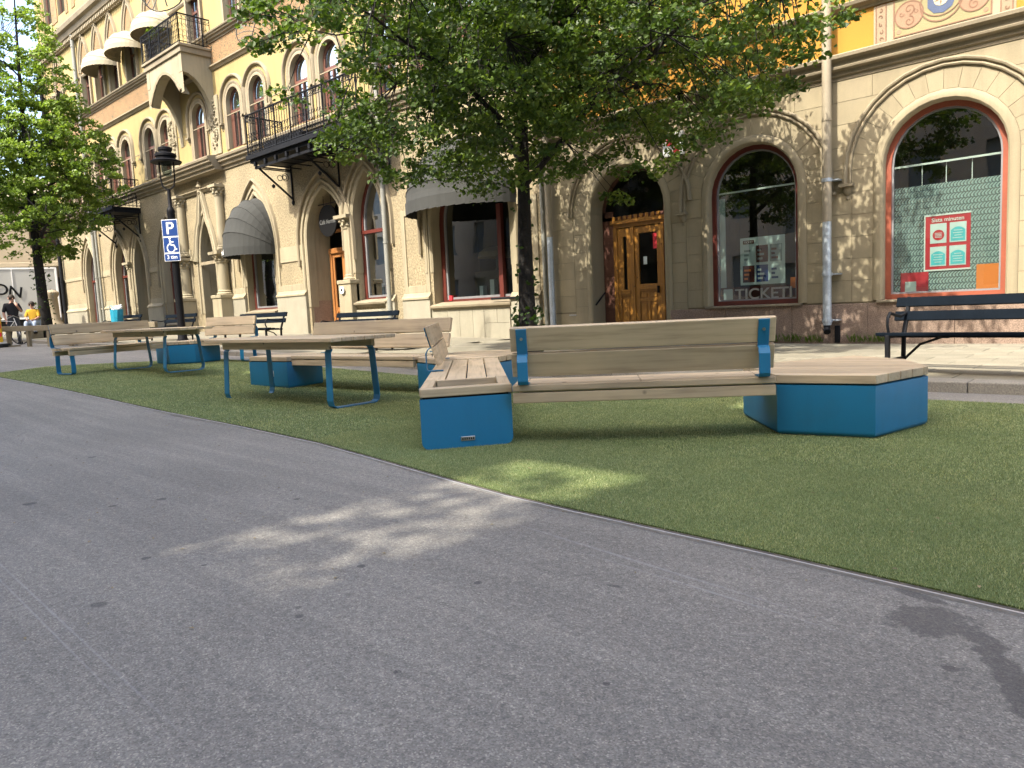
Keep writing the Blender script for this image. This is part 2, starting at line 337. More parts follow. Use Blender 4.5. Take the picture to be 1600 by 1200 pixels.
def asphalt():
    m_, n, l, p = nodes('worn_asphalt'); tc = n.new('ShaderNodeTexCoord'); v = tc.outputs['Object']
    a = noise(n, l, v, .55, 6, .6); r1 = ramp(n, [(.3, (.170, .159, .137)), (.7, (.230, .214, .184))]); l.new(a, r1.inputs[0])
    vo = n.new('ShaderNodeTexVoronoi'); vo.inputs['Scale'].default_value = 210; l.new(v, vo.inputs['Vector'])
    sep = n.new('ShaderNodeSeparateColor'); l.new(vo.outputs['Color'], sep.inputs[0])
    r2 = ramp(n, [(0, (.66, .66, .67)), (.5, (.95, .95, .95)), (.85, (1.1, 1.1, 1.08)), (1, (1.6, 1.58, 1.52))]); l.new(sep.outputs[0], r2.inputs[0])
    c = mixrgb(n, l, 1.0, r1.outputs[0], r2.outputs[0], 'MULTIPLY')
    f = noise(n, l, v, 34, 5, .75); r3 = ramp(n, [(.3, (.72, .72, .73)), (.7, (1.26, 1.26, 1.25))]); l.new(f, r3.inputs[0])
    c = mixrgb(n, l, 1.0, c, r3.outputs[0], 'MULTIPLY')
    # tyre scuffs: faint streaks along the street
    mp = n.new('ShaderNodeMapping'); mp.inputs['Scale'].default_value = (.35, 5, 1); mp.inputs['Rotation'].default_value = (0, 0, R(9)); l.new(v, mp.inputs['Vector'])
    s = noise(n, l, mp.outputs[0], 1.4, 4, .6); r4 = ramp(n, [(.42, (.94, .94, .94)), (.66, (1.10, 1.10, 1.09))]); l.new(s, r4.inputs[0])
    c = mixrgb(n, l, 1.0, c, r4.outputs[0], 'MULTIPLY')
    # pale scratches
    for (px, py, ang, ln, wd) in ((-3.0, .72, -2, 1.5, .006), (-2.9, .67, -2, 1.3, .005), (-1.55, 2.33, -8, .9, .012), (-1.2, 2.22, -7, .7, .008), (-4.7, 2.26, 20, .2, .006)):
        mp = n.new('ShaderNodeMapping'); mp.vector_type = 'TEXTURE'; mp.inputs['Location'].default_value = (px, py, 0); mp.inputs['Rotation'].default_value = (0, 0, R(ang)); mp.inputs['Scale'].default_value = (ln, wd, 1e3)
        nz = n.new('ShaderNodeTexNoise'); nz.inputs['Scale'].default_value = 30; l.new(v, nz.inputs['Vector'])
        l.new(v, mp.inputs['Vector']); ln_ = n.new('ShaderNodeVectorMath'); ln_.operation = 'LENGTH'; l.new(mp.outputs[0], ln_.inputs[0])
        ad = n.new('ShaderNodeMath'); ad.operation = 'ADD'; l.new(ln_.outputs['Value'], ad.inputs[0]); l.new(nz.outputs['Fac'], ad.inputs[1])
        rr = ramp(n, [(.75, (.35,)*3), (1.0, (0, 0, 0))]); l.new(ad.outputs[0], rr.inputs[0]); rr.color_ramp.interpolation = 'EASE'
        mm = n.new('ShaderNodeMapRange'); l.new(ad.outputs[0], mm.inputs[0]); mm.inputs[1].default_value = .6; mm.inputs[2].default_value = 1.5; mm.inputs[3].default_value = .38; mm.inputs[4].default_value = 0
        c = mixrgb(n, l, mm.outputs[0], c, (.34, .335, .32))
    # wet stain and oil drips, each with an outline of its own
    nz = noise(n, l, v, 16, 7, .72); wet = None
    for (px, py, ang, a_, b_) in ((-.545, 2.395, 15, .125, .12), (-.43, 2.36, -35, .12, .045), (-.33, 2.20, -62, .16, .04), (-.61, 2.57, -12, .10, .025), (-.27, 2.08, -70, .14, .05), (-.43, 2.11, 0, .022, .018),
            (-1.47, 2.07, 10, .035, .012), (-2.87, .85, 0, .03, .03)):
        mp = n.new('ShaderNodeMapping'); mp.vector_type = 'TEXTURE'; mp.inputs['Location'].default_value = (px, py, 0); mp.inputs['Rotation'].default_value = (0, 0, R(ang)); mp.inputs['Scale'].default_value = (a_, b_, 1e3)
        l.new(v, mp.inputs['Vector']); q = n.new('ShaderNodeVectorMath'); q.operation = 'LENGTH'; l.new(mp.outputs[0], q.inputs[0])
        if wet is None: wet = q.outputs['Value']
        else:
            mn = n.new('ShaderNodeMath'); mn.operation = 'MINIMUM'; l.new(wet, mn.inputs[0]); l.new(q.outputs['Value'], mn.inputs[1]); wet = mn.outputs[0]
    ad = n.new('ShaderNodeMath'); ad.operation = 'MULTIPLY_ADD'; l.new(nz, ad.inputs[0]); ad.inputs[1].default_value = 2.0; l.new(wet, ad.inputs[2])
    mr = n.new('ShaderNodeMapRange'); l.new(ad.outputs[0], mr.inputs[0]); mr.inputs[1].default_value = 1.82; mr.inputs[2].default_value = 2.08; mr.inputs[3].default_value = .62; mr.inputs[4].default_value = 0
    c = mixrgb(n, l, mr.outputs[0], c, (.055, .051, .048))
    gm = None
    for (px, py, r_) in ((-4.9, 1.15, .035), (-4.39, 1.42, .022), (-4.30, 1.65, .03), (-3.27, 1.17, .02), (-2.17, 1.24, .016), (-2.24, 1.28, .012), (-2.96, 1.28, .012), (-1.89, 1.81, .016), (-2.4, 1.66, .02), (-1.6, 1.2, .012), (-3.6, 2.1, .02), (-6.2, 1.9, .03), (-7.4, 1.2, .03), (-1.1, 1.5, .01)):
        q = n.new('ShaderNodeVectorMath'); q.operation = 'DISTANCE'; l.new(v, q.inputs[0]); q.inputs[1].default_value = (px, py, gz(px))
        d = n.new('ShaderNodeMath'); d.operation = 'DIVIDE'; l.new(q.outputs['Value'], d.inputs[0]); d.inputs[1].default_value = r_
        if gm is None: gm = d.outputs[0]
        else:
            mn = n.new('ShaderNodeMath'); mn.operation = 'MINIMUM'; l.new(gm, mn.inputs[0]); l.new(d.outputs[0], mn.inputs[1]); gm = mn.outputs[0]
    n2 = noise(n, l, v, 60, 2); ad = n.new('ShaderNodeMath'); ad.operation = 'ADD'; l.new(gm, ad.inputs[0]); l.new(n2, ad.inputs[1])
    mr = n.new('ShaderNodeMapRange'); l.new(ad.outputs[0], mr.inputs[0]); mr.inputs[1].default_value = 1.3; mr.inputs[2].default_value = 1.6; mr.inputs[3].default_value = .6; mr.inputs[4].default_value = 0
    c = mixrgb(n, l, mr.outputs[0], c, (.028, .028, .03))
    l.new(c, p.inputs['Base Color']); p.inputs['Roughness'].default_value = .82; p.inputs['Specular IOR Level'].default_value = .35
    h = n.new('ShaderNodeMath'); h.operation = 'ADD'; l.new(vo.outputs['Distance'], h.inputs[0]); l.new(f, h.inputs[1])
    bn = n.new('ShaderNodeBump'); bn.inputs['Strength'].default_value = .5; bn.inputs['Distance'].default_value = .004; l.new(h.outputs[0], bn.inputs['Height']); l.new(bn.outputs[0], p.inputs['Normal'])
    return m_
MAT['asphalt'] = asphalt()
g = MB()
for xa, xb in zip(XS, XS[1:]):
    g.quad((xa, -250, gz(xa)), (xa, KERB_Y+.05, gz(xa)), (xb, KERB_Y+.05, gz(xb)), (xb, -250, gz(xb)))
    g.quad((xa, KERB_Y+.05, gz(xa)-.35), (xa, 250, gz(xa)-.35), (xb, 250, gz(xb)-.35), (xb, KERB_Y+.05, gz(xb)-.35))
road = struct(g.build('road', MAT['asphalt']))

SLX0, SLX1 = -12.2, 2.5
pv = MB()
def pav(xs, y0, y1, dz):
    for xa, xb in zip(xs, xs[1:]): pv.quad((xa, y0, pz(xa)+dz), (xa, y1, pz(xa)+dz), (xb, y1, pz(xb)+dz), (xb, y0, pz(xb)+dz))
pav([40, SLX1], KERB_Y+.3, 15.5, 0); pav([SLX1, -5, SLX0], KERB_Y+.3, 15.5, -.05); pav([SLX0, -13, -21, -30, -46, -70], KERB_Y+.3, 15.5, 0)
def slabsheet():
    m_ = M('paving_slab_sheet', (.18, .164, .118), .9, .10, 1.2, .2, 60, .3, 90, .002)
    n, l = m_.node_tree.nodes, m_.node_tree.links; p = n['Principled BSDF']; tc = n.new('ShaderNodeTexCoord')
    br = n.new('ShaderNodeTexBrick'); br.inputs['Scale'].default_value = 1; br.inputs['Brick Width'].default_value = .7; br.inputs['Row Height'].default_value = .5; br.inputs['Mortar Size'].default_value = .006
    br.inputs['Color1'].default_value = (1, 1, 1, 1); br.inputs['Color2'].default_value = (.93, .93, .92, 1); br.inputs['Mortar'].default_value = (.4, .4, .38, 1); l.new(tc.outputs['Object'], br.inputs['Vector'])
    old = p.inputs['Base Color'].links[0].from_socket
    l.new(mixrgb(n, l, 1.0, old, br.outputs['Color'], 'MULTIPLY'), p.inputs['Base Color']); return m_
MAT['slabsheet'] = slabsheet()
pavement = struct(pv.build('pavement', MAT['slabsheet']))
sm = MB().box(-.347, .347, -.247, .247, -.05, 0).mesh('paving_slab', bevel=.006)
sm.materials.append(MAT['slab']); row = 0
yy = KERB_Y+.3+.25
while yy < 13.4:
    xx = SLX1-.35-(.35 if row % 2 else 0)
    while xx > SLX0+.3:
        o = bpy.data.objects.new('paving_slab', sm); COL.objects.link(o); o.parent = pavement
        o.location = (xx, yy, pz(xx)+random.uniform(-.002, .002)); o.rotation_euler = (0, math.atan((pz(xx-.3)-pz(xx+.3))/.6), 0)
        xx -= .7
    yy += .5; row += 1
kerb = struct(bpy.data.objects.new('kerb', MB().mesh('kerb'))); COL.objects.link(kerb)
km = MB().box(-.497, .497, 0, .297, -.35, 0).mesh('kerb_stone', bevel=.012, seg=2); km.materials.append(MAT['kerb'])
for i in range(62):
    x = 8-i
    o = bpy.data.objects.new('kerb_stone', km); COL.objects.link(o); o.parent = kerb
    o.location = (x, KERB_Y+random.uniform(-.006, .006), pz(x)+.004); o.rotation_euler = (0, math.atan(pz(x-.5)-pz(x+.5)), 0)

# artificial turf
FRONT = [(4, 2.50), (1, 2.56), (-.34, 2.62), (-1.17, 2.69), (-2.16, 2.75), (-2.62, 2.79), (-3.22, 2.88), (-4.0, 3.01), (-5.02, 3.17), (-6.57, 3.30), (-8.6, 3.37), (-10.06, 3.38), (-11.9, 3.38), (-13.39, 3.37), (-15.2, 3.36), (-16.2, 3.5)]
BACK = [(-16.9, 4.5), (-16.7, 5.1), (-16.1, 5.9), (-15.4, 7.2), (-8, 7.2), (-1.6, 7.2), (4, 7.2)]
TPOLY = FRONT+BACK
TH = .012
def turfmat():
    m_, n, l, p = nodes('turf_backing'); tc = n.new('ShaderNodeTexCoord'); v = tc.outputs['Object']
    a = noise(n, l, v, 1.1, 5); r1 = ramp(n, [(.3, (.07, .10, .022)), (.7, (.10, .135, .032))]); l.new(a, r1.inputs[0])
    f = noise(n, l, v, 160, 2); r2 = ramp(n, [(.3, (.5, .5, .5)), (.7, (1.4, 1.4, 1.4))]); l.new(f, r2.inputs[0])
    l.new(mixrgb(n, l, 1.0, r1.outputs[0], r2.outputs[0], 'MULTIPLY'), p.inputs['Base Color']); p.inputs['Roughness'].default_value = .9; return m_
def bladem():
    m_, n, l, p = nodes('turf_blade'); tc = n.new('ShaderNodeTexCoord'); v = tc.outputs['Object']
    at = n.new('ShaderNodeAttribute'); at.attribute_name = 'tone'
    r1 = ramp(n, [(0, (.13, .17, .062)), (.5, (.325, .37, .155)), (.8, (.48, .51, .25)), (1, (.58, .57, .31))]); l.new(at.outputs['Fac'], r1.inputs[0])
    a = noise(n, l, v, 1.3, 7, .7); r2 = ramp(n, [(.32, (.72, .78, .74)), (.5, (1.0, 1.0, 1.0)), (.7, (1.22, 1.14, 1.06))]); l.new(a, r2.inputs[0])
    c = mixrgb(n, l, 1.0, r1.outputs[0], r2.outputs[0], 'MULTIPLY')
    l.new(c, p.inputs['Base Color']); p.inputs['Roughness'].default_value = .55; p.inputs['Specular IOR Level'].default_value = .3
    tr = n.new('ShaderNodeBsdfTranslucent'); l.new(c, tr.inputs[0]); mx = n.new('ShaderNodeMixShader'); mx.inputs[0].default_value = .3
    l.new(p.outputs[0], mx.inputs[1]); l.new(tr.outputs[0], mx.inputs[2]); l.new(mx.outputs[0], n['Material Output'].inputs[0]); return m_
MAT['turf'] = turfmat(); MAT['blade'] = bladem()
def clip(poly, a, b, c):          # keep a*x+b*y<=c
    out = []
    for i, p in enumerate(poly):
        q = poly[(i+1) % len(poly)]; dp, dq = a*p[0]+b*p[1]-c, a*q[0]+b*q[1]-c
        if dp <= 0: out.append(p)
        if (dp < 0) != (dq < 0) and abs(dp-dq) > 1e-12:
            t = dp/(dp-dq); out.append((p[0]+(q[0]-p[0])*t, p[1]+(q[1]-p[1])*t))
    return out
t = MB()
for xa, xb in ((4, -8), (-8, -13), (-13, -17)):
    pl = clip(clip(TPOLY, 1, 0, xa), -1, 0, -xb)
    n_ = len(pl); t.add([(x, y, gz(x)+TH) for x, y in pl]+[(x, y, gz(x)-.05) for x, y in pl], [tuple(range(n_))]+[(i, n_+i, n_+(i+1) % n_, (i+1) % n_) for i in range(n_)])
turf = struct(t.build('artificial_turf', MAT['turf'], fix=True))
def inpoly(x, y, poly):
    r_ = np.zeros(len(x), bool); j = len(poly)-1
    for i in range(len(poly)):
        xi, yi = poly[i]; xj, yj = poly[j]
        c = ((yi > y) != (yj > y)) & (x < (xj-xi)*(y-yi)/(yj-yi+1e-12)+xi); r_ ^= c; j = i
    return r_
def fastmesh(name, verts, nper, tone):
    # verts (N*nper,3), polygons of nper consecutive corners
    me = bpy.data.meshes.new(name); nv = len(verts); npoly = nv//nper
    me.vertices.add(nv); me.vertices.foreach_set('co', verts.astype(np.float32).ravel())
    me.loops.add(nv); me.loops.foreach_set('vertex_index', np.arange(nv, dtype=np.int32))
    me.polygons.add(npoly); me.polygons.foreach_set('loop_start', np.arange(0, nv, nper, dtype=np.int32))
    try: me.polygons.foreach_set('loop_total', np.full(npoly, nper, dtype=np.int32))
    except Exception: pass
    at = me.attributes.new('tone', 'FLOAT', 'POINT'); at.data.foreach_set('value', tone.astype(np.float32))
    me.update(calc_edges=True); me.validate(); return me
def blades():
    xs, ys, hs, ws = [], [], [], []
    for (x0, x1, y0, y1, den, h, w_) in ((-5.2, .4, 2.4, 4.2, 30000, .0125, .0028), (-7, 1.5, 4.2, 7.2, 12000, .014, .0045), (-17, -5.2, 3.0, 7.2, 5000, .015, .008), (-7, -5.2, 2.4, 3.0, 100, .02, .004), (.4, 4, 2.4, 4.2, 4000, .015, .007), (1.5, 4, 4.2, 7.2, 3000, .015, .008)):
        k = int((x1-x0)*(y1-y0)*den); x = RNG.uniform(x0, x1, k); y = RNG.uniform(y0, y1, k); xs.append(x); ys.append(y); hs.append(np.full(k, h)); ws.append(np.full(k, w_))
    x, y, h, w_ = map(np.concatenate, (xs, ys, hs, ws)); jit = RNG.normal(0, .012, len(x))
    k = inpoly(x, y+jit*.6, TPOLY); x, y, h, w_ = x[k], y[k], h[k], w_[k]; n_ = len(x)
    z = np.interp(-x, [-10, 8, 13, 30], [0, 0, .15, .5])+TH-.002
    a = RNG.uniform(0, 2*np.pi, n_); lean = RNG.uniform(.2, 1.1, n_); hh = h*RNG.uniform(.6, 1.15, n_); b = a+RNG.normal(0, .8, n_)+np.pi/2
    dx, dy = np.cos(a)*w_/2, np.sin(a)*w_/2; lx, ly = np.cos(b)*hh*lean*.8, np.sin(b)*hh*lean*.8
    V = np.empty((n_, 3, 3)); V[:, 0] = np.stack([x-dx, y-dy, z], 1); V[:, 1] = np.stack([x+dx, y+dy, z], 1); V[:, 2] = np.stack([x+lx, y+ly, z+hh], 1)
    tone = np.clip(RNG.normal(.42, .30, n_), 0, 1); T = np.repeat(tone, 3); T[2::3] = np.clip(T[2::3]+.12, 0, 1)
    return fastmesh('turf_pile', V.reshape(-1, 3), 3, T)
pile = link('turf_pile', blades(), MAT['blade'], turf, kind='stuff')
def offs(poly, d):
    out = []
    for i, (x, y) in enumerate(poly):
        a = poly[max(i-1, 0)]; b = poly[min(i+1, len(poly)-1)]; dx, dy = b[0]-a[0], b[1]-a[1]; l_ = math.hypot(dx, dy); out.append((x-dy/l_*d, y+dx/l_*d))
    return out
def strip(name, d0, d1, z, mat, th=.02):
    a, b = offs(FRONT, d0), offs(FRONT, d1); s = MB()
    for i in range(len(a)-1):
        P = [a[i], a[i+1], b[i+1], b[i]]
        s.add([(x, y, gz(x)+z) for x, y in P]+[(x, y, gz(x)+z-th) for x, y in P], [(0, 3, 2, 1), (0, 1, 5, 4), (2, 3, 7, 6), (1, 2, 6, 5), (3, 0, 4, 7), (4, 5, 6, 7)])
    return s.build(name, mat, turf, fix=True)
strip('dirt_strip', .0, .032, .006, MAT['dirtstrip']); strip('metal_edging', .034, .044, .011, MAT['alu']); 
# ---------------------------------------------------------------- wall helpers
def arch_outline(o, grow=0):
    """(x,z) points from the bottom left corner of an opening up, over and down to the bottom right"""
    cx, hw, zs, sp = o['cx'], o['w']/2+grow, o['sill'], o['spring']; P = [(cx-hw, zs)]
    k = o['kind']
    if k == 'round':
        for i in range(17): a = math.pi-math.pi*i/16; P.append((cx+hw*math.cos(a), sp+hw*math.sin(a)))
    elif k == 'pointed':
        h = o['apex']-sp+grow*1.2; Rr = (hw*hw+h*h)/(2*hw)      # two arcs
        for i in range(9):
            z = h*math.sin(math.pi/2*i/8); P.append((cx-(Rr-(Rr-math.sqrt(max(0, Rr*Rr-z*z)))-(Rr-hw)), sp+z))
        P[-1] = (cx, sp+h)
        P += [(2*cx-x, z) for x, z in reversed(P[1:-1])]
    elif k == 'seg':
        h = o['apex']-sp
        for i in range(9): a = -1+2*i/8; P.append((cx+hw*a, sp+h*(1-a*a)+grow))
    else: P += [(cx-hw, sp+grow), (cx+hw, sp+grow)]
    P.append((cx+hw, zs)); return P
def wall_band(mb, x0, x1, z0, z1, ops, y=WALL_Y):
    """flat wall with openings cut out, facing the street"""
    def q(a, b, c, d): mb.quad((a, y, c), (b, y, c), (b, y, d), (a, y, d))
    cur = x0
    for o in sorted(ops, key=lambda o: o['cx']):
        P = arch_outline(o); a, b = P[0][0], P[-1][0]
        if a > cur: q(cur, a, z0, z1)
        if o['sill'] > z0: q(a, b, z0, o['sill'])
        for p, r_ in zip(P[1:-1], P[2:-1]):
            if abs(r_[0]-p[0]) > 1e-6: mb.quad((p[0], y, p[1]), (r_[0], y, r_[1]), (r_[0], y, z1), (p[0], y, z1))
        cur = b
    if cur < x1: q(cur, x1, z0, z1)
    return mb
def reveal(mb, o, d, y=WALL_Y, sill=True):
    P = arch_outline(o)
    for a, b in zip(P, P[1:]): mb.quad((a[0], y, a[1]), (a[0], y+d, a[1]), (b[0], y+d, b[1]), (b[0], y, b[1]))
    if sill: mb.quad((P[-1][0], y, P[-1][1]), (P[-1][0], y+d, P[-1][1]), (P[0][0], y+d, P[0][1]), (P[0][0], y, P[0][1]))
    return mb
def poly_pane(o, y, inset=0):
    q = dict(o); q['w'] = o['w']-2*inset; q['sill'] = o['sill']+inset
    if o['kind'] in ('pointed', 'seg'): q['apex'] = o['apex']-inset
    if o['kind'] == 'flat': q['spring'] = o['spring']-inset
    P = arch_outline(q); mb = MB(); mb.add([(x, y, z) for x, z in P], [tuple(range(len(P)))]); return mb
def frame_mb(o, y, wd, dp):
    """frame ring inside an opening: wd wide, dp deep"""
    q = dict(o); A = arch_outline(o); q['w'] = o['w']-2*wd; q['sill'] = o['sill']+wd
    if o['kind'] in ('pointed', 'seg'): q['apex'] = o['apex']-wd*1.15
    if o['kind'] == 'flat': q['spring'] = o['spring']-wd
    B = arch_outline(q); mb = MB(); n_ = len(A); A.append(A[0]); B.append(B[0])
    for i in range(n_):
        a, b, c, d = A[i], A[i+1], B[i+1], B[i]
        mb.quad((a[0], y, a[1]), (b[0], y, b[1]), (c[0], y, c[1]), (d[0], y, d[1]))
        mb.quad((d[0], y, d[1]), (c[0], y, c[1]), (c[0], y+dp, c[1]), (d[0], y+dp, d[1]))
        mb.quad((b[0], y, b[1]), (a[0], y, a[1]), (a[0], y+dp, a[1]), (b[0], y+dp, b[1]))
    return mb
def room(o, y, depth, extra=.25):
    x0, x1 = o['cx']-o['w']/2-extra, o['cx']+o['w']/2+extra; z0, z1 = o['sill']-.3, max(o['spring']+o['w']/2, o.get('apex', 0))+.2; mb = MB()
    y1 = y+depth
    mb.quad((x0, y1, z0), (x1, y1, z0), (x1, y1, z1), (x0, y1, z1)); mb.quad((x0, y, z0), (x0, y1, z0), (x0, y1, z1), (x0, y, z1)); mb.quad((x1, y1, z0), (x1, y, z0), (x1, y, z1), (x1, y1, z1))
    mb.quad((x0, y, z0), (x1, y, z0), (x1, y1, z0), (x0, y1, z0)); mb.quad((x0, y, z1), (x0, y1, z1), (x1, y1, z1), (x1, y, z1)); return mb
def arc_path(o, grow, drop=0):
    P = arch_outline(o, grow)[1:-1]
    if drop: P = [(P[0][0], P[0][1]-drop)]+P+[(P[-1][0], P[-1][1]-drop)]
    return P
def ledge(mb, x0, x1, z, prof, y=WALL_Y):
    """horizontal moulding: prof = (z offset, projection)"""
    P = [(x0, z), (x1, z)]; return mb.mould(P, prof, y)
def text_mb(s, size, ext=.004, spacing=1.0, shear=0):
    c = bpy.data.curves.new('txt', 'FONT'); c.body = s; c.offset = .012*size; c.size = size; c.extrude = ext; c.align_x = 'CENTER'; c.align_y = 'CENTER'; c.space_character = spacing; c.shear = shear
    o = bpy.data.objects.new('txt', c); COL.objects.link(o); dg = bpy.context.evaluated_depsgraph_get(); dg.update()
    me = bpy.data.meshes.new_from_object(o.evaluated_get(dg)); bpy.data.objects.remove(o)
    mb = MB(); mb.add([tuple(v.co) for v in me.vertices], [tuple(p.vertices) for p in me.polygons]); bpy.data.meshes.remove(me); return mb
def wall_text(s, size, x, y, z, wid=None, ext=.003):
    """lettering standing upright, read from the street"""
    mb = text_mb(s, size, ext); xs = [v[0] for v in mb.v]; k = 1 if wid is None else wid/(max(xs)-min(xs)); cxs = (max(xs)+min(xs))/2
    zs = [v[1] for v in mb.v]; cz = (max(zs)+min(zs))/2
    mb.v = [(x+(a-cxs)*k, y-c, z+b-cz) for a, b, c in mb.v]; return mb

# ---------------------------------------------------------------- right building
RX0, RX1 = -11.27, 9.0
RB = thing('ashlar_building', 'cream ashlar building with round-arched shop windows and painted frieze, right of the double downpipes', 'building', (RX0, WALL_Y, 0))
y = WALL_Y
winR = dict(cx=-2.97, w=1.74, sill=.82, spring=3.04, kind='round'); winT = dict(cx=-6.14, w=1.74, sill=.82, spring=2.93, kind='round')
winX = dict(cx=.20, w=1.74, sill=.82, spring=3.04, kind='round'); winY = dict(cx=3.37, w=1.74, sill=.82, spring=3.04, kind='round')
door = dict(cx=-8.93, w=1.85, sill=.02, spring=2.93, kind='round')
low = [winR, winT, winX, winY, door]
wb = MB(); wall_band(wb, RX0, RX1, -.3, 4.62, low)
UPR = []
for cx in (-10.2, -8.93, -6.9, -5.5, -3.7, -2.3, -.5, .9, 2.7, 4.1, 6.5): UPR.append(dict(cx=cx, w=.98, sill=6.75, spring=8.5, kind='round'))
UP2 = [dict(o, sill=11.2, spring=13.0, kind='seg', apex=13.3) for o in UPR]
wall = wb.build('wall', MAT['joint'], RB)
w2 = MB(); wall_band(w2, RX0, RX1, 5.66, 10.4, UPR); wall_band(w2, RX0, RX1, 10.4, 16.5, UP2); w2.quad((RX0, y, 16.5), (RX1, y, 16.5), (RX1, y+9, 19), (RX0, y+9, 19))
w2.quad((RX1, y, -.3), (RX1, y+9, -.3), (RX1, y+9, 16.5), (RX1, y, 16.5)); w2.quad((RX0, y+9, -.3), (RX0, y, -.3), (RX0, y, 16.5), (RX0, y+9, 16.5))
w2.build('wall', MAT['orange'], RB)
w3 = MB().quad((RX0, y, 4.62), (RX1, y, 4.62), (RX1, y, 5.66), (RX0, y, 5.66)); w3.build('wall', MAT['orange'], RB)
for o in low: reveal(MB(), o, .42 if o is door else .2).build('window_reveal', MAT['cream'], RB, merge=True)
for o in UPR+UP2: reveal(MB(), o, .2).build('window_reveal', MAT['cream_l'], RB, merge=True)
# ashlar blocks: every block an object, cut to the arch rings
RING = .50                      # width of the voussoir ring
rings = [(o['cx'], o['w']/2+RING, o['spring'], o) for o in low]
def bnd(z, side):
    return None
nblk = 0; z0 = .80; course = 0
Zc = [.80+.378*i for i in range(10)]+[4.56]
def ring_half(r_, z):
    cx, Rr, sp, o = r_
    if z < sp: return Rr
    return math.sqrt(max(0, Rr*Rr-(z-sp)**2))
for ci in range(len(Zc)-1):
    za, zb = Zc[ci], Zc[ci+1]; obs = sorted([r_ for r_ in rings if za < r_[2]+r_[1]-.01])
    edges = [(RX0, None)]+[(None, r_) for r_ in obs]+[(RX1, None)]
    for (xa, ra), (xb, rb) in zip(edges, edges[1:]):
        fa = (lambda z, ra=ra: ra[0]+ring_half(ra, z)) if ra else (lambda z, xa=xa: xa)
        fb = (lambda z, rb=rb: rb[0]-ring_half(rb, z)) if rb else (lambda z, xb=xb: xb)
        a_, b_ = max(fa(za), fa(zb)), min(fb(za), fb(zb))
        span = fb(za)-fa(za) if fb(za) > fa(za) else fb(zb)-fa(zb)
        k = max(1, round(span/.72)); js = [a_+(b_-a_)*(i+(.5 if ci % 2 and k > 1 else 0))/k for i in range(0 if ci % 2 and k > 1 else 1, k)]
        js = [j for j in js if a_+.12 < j < b_-.12]
        fs = [fa]+[(lambda z, j=j: j) for j in js]+[fb]
        for f0, f1 in zip(fs, fs[1:]):
            zz = [za+(zb-za)*i/5 for i in range(6)]; L = [(f0(z)+.0035, z) for z in zz]; Rr = [(f1(z)-.0035, z) for z in zz]
            pairs = [(l_, r_) for l_, r_ in zip(L, Rr) if r_[0]-l_[0] > .02]
            if len(pairs) < 2: continue
            pairs[0] = ((pairs[0][0][0], pairs[0][0][1]+(.0035 if pairs[0][0][1] == za else 0)), (pairs[0][1][0], pairs[0][1][1]+(.0035 if pairs[0][1][1] == za else 0)))
            pairs[-1] = tuple((q[0], q[1]-(.0035 if q[1] == zb else 0)) for q in pairs[-1])
            if not ra and not rb or (f0 is not fa and f1 is not fb): pairs = [pairs[0], pairs[-1]]
            poly = [p[0] for p in pairs]+[p[1] for p in reversed(pairs)]
            poly = [q for i, q in enumerate(poly) if q != poly[i-1]]
            MB().xzprism(poly[::-1], y-.014+random.uniform(-.002, .002), y+.01).build('ashlar_block', MAT['cream'], RB); nblk += 1
# voussoirs: an outer and an inner ring
def ring_blocks(o, r0, r1, n_, d, name, jamb=True):
    cx, sp = o['cx'], o['spring']
    for i in range(n_):
        a0, a1 = math.pi*i/n_, math.pi*(i+1)/n_; ga, gb = .003/r0, .003/r1; P = []
        for k in range(4): a = a0+gb+(a1-a0-2*gb)*k/3; P.append((cx+r1*math.cos(a), sp+r1*math.sin(a)))
        for k in range(4): a = a1-ga-(a1-a0-2*ga)*k/3; P.append((cx+r0*math.cos(a), sp+r0*math.sin(a)))
        MB().xzprism(P[::-1], y-d, y+.01).build(name, MAT['cream'], RB)
    if jamb:
        zb = .80 if o is not door else .12
        for s in (-1, 1):
            z = sp; nrow = max(1, round((sp-zb)/.378)); h = (sp-zb)/nrow
            for r_ in range(nrow):
                a, b = sorted((cx+s*(r0+.002), cx+s*(r1-.002)))
                MB().box(a, b, y-d, y+.01, zb+h*r_+.0035, zb+h*(r_+1)-.0035).build(name, MAT['cream'], RB)
for o in low:
    hw = o['w']/2
    ring_blocks(o, hw+.16, hw+RING-.0035, 16, .016, 'voussoir')
    # rounded inner ring
    pr = [(.0, -.02), (.004, .03), (.03, .055), (.08, .06), (.13, .045), (.157, .018), (.157, -.01)]
    P = arc_path(o, 0, 0); zb = .82 if o is not door else .12; P = [(P[0][0], zb)]+P+[(P[-1][0], zb)]
    MB().mould(P, pr, y).build('arch_moulding', MAT['cream'], RB, smooth=True, fix=True)
    pr = [(0, 0), (0, .05), (.02, .062), (.04, .05), (.055, .03), (.075, .075), (.10, .085), (.125, .07), (.135, 0)]
    P = arc_path(o, RING, .22 if o is not door else .0)
    if o is not door:
        MB().mould(P, pr, y).build('hood_mould', MAT['trim'], RB, smooth=True, fix=True)
        for s in (-1, 1):
            c = MB(); xx = o['cx']+s*(hw+RING+.07); zt = o['spring']-.22
            c.box(xx-.115, xx+.115, y-.13, y, zt-.05, zt); c.lathe(xx, y, [(.085, zt-.05), (.09, zt-.1), (.06, zt-.17), (.028, zt-.2), (.035, zt-.25), (0, zt-.3)], 10, math.pi, 2*math.pi)
            c.build('corbel', MAT['trim'], RB, smooth=True, fix=True)
    else: MB().mould(P, pr, y).build('hood_mould', MAT['trim'], RB, smooth=True, fix=True)
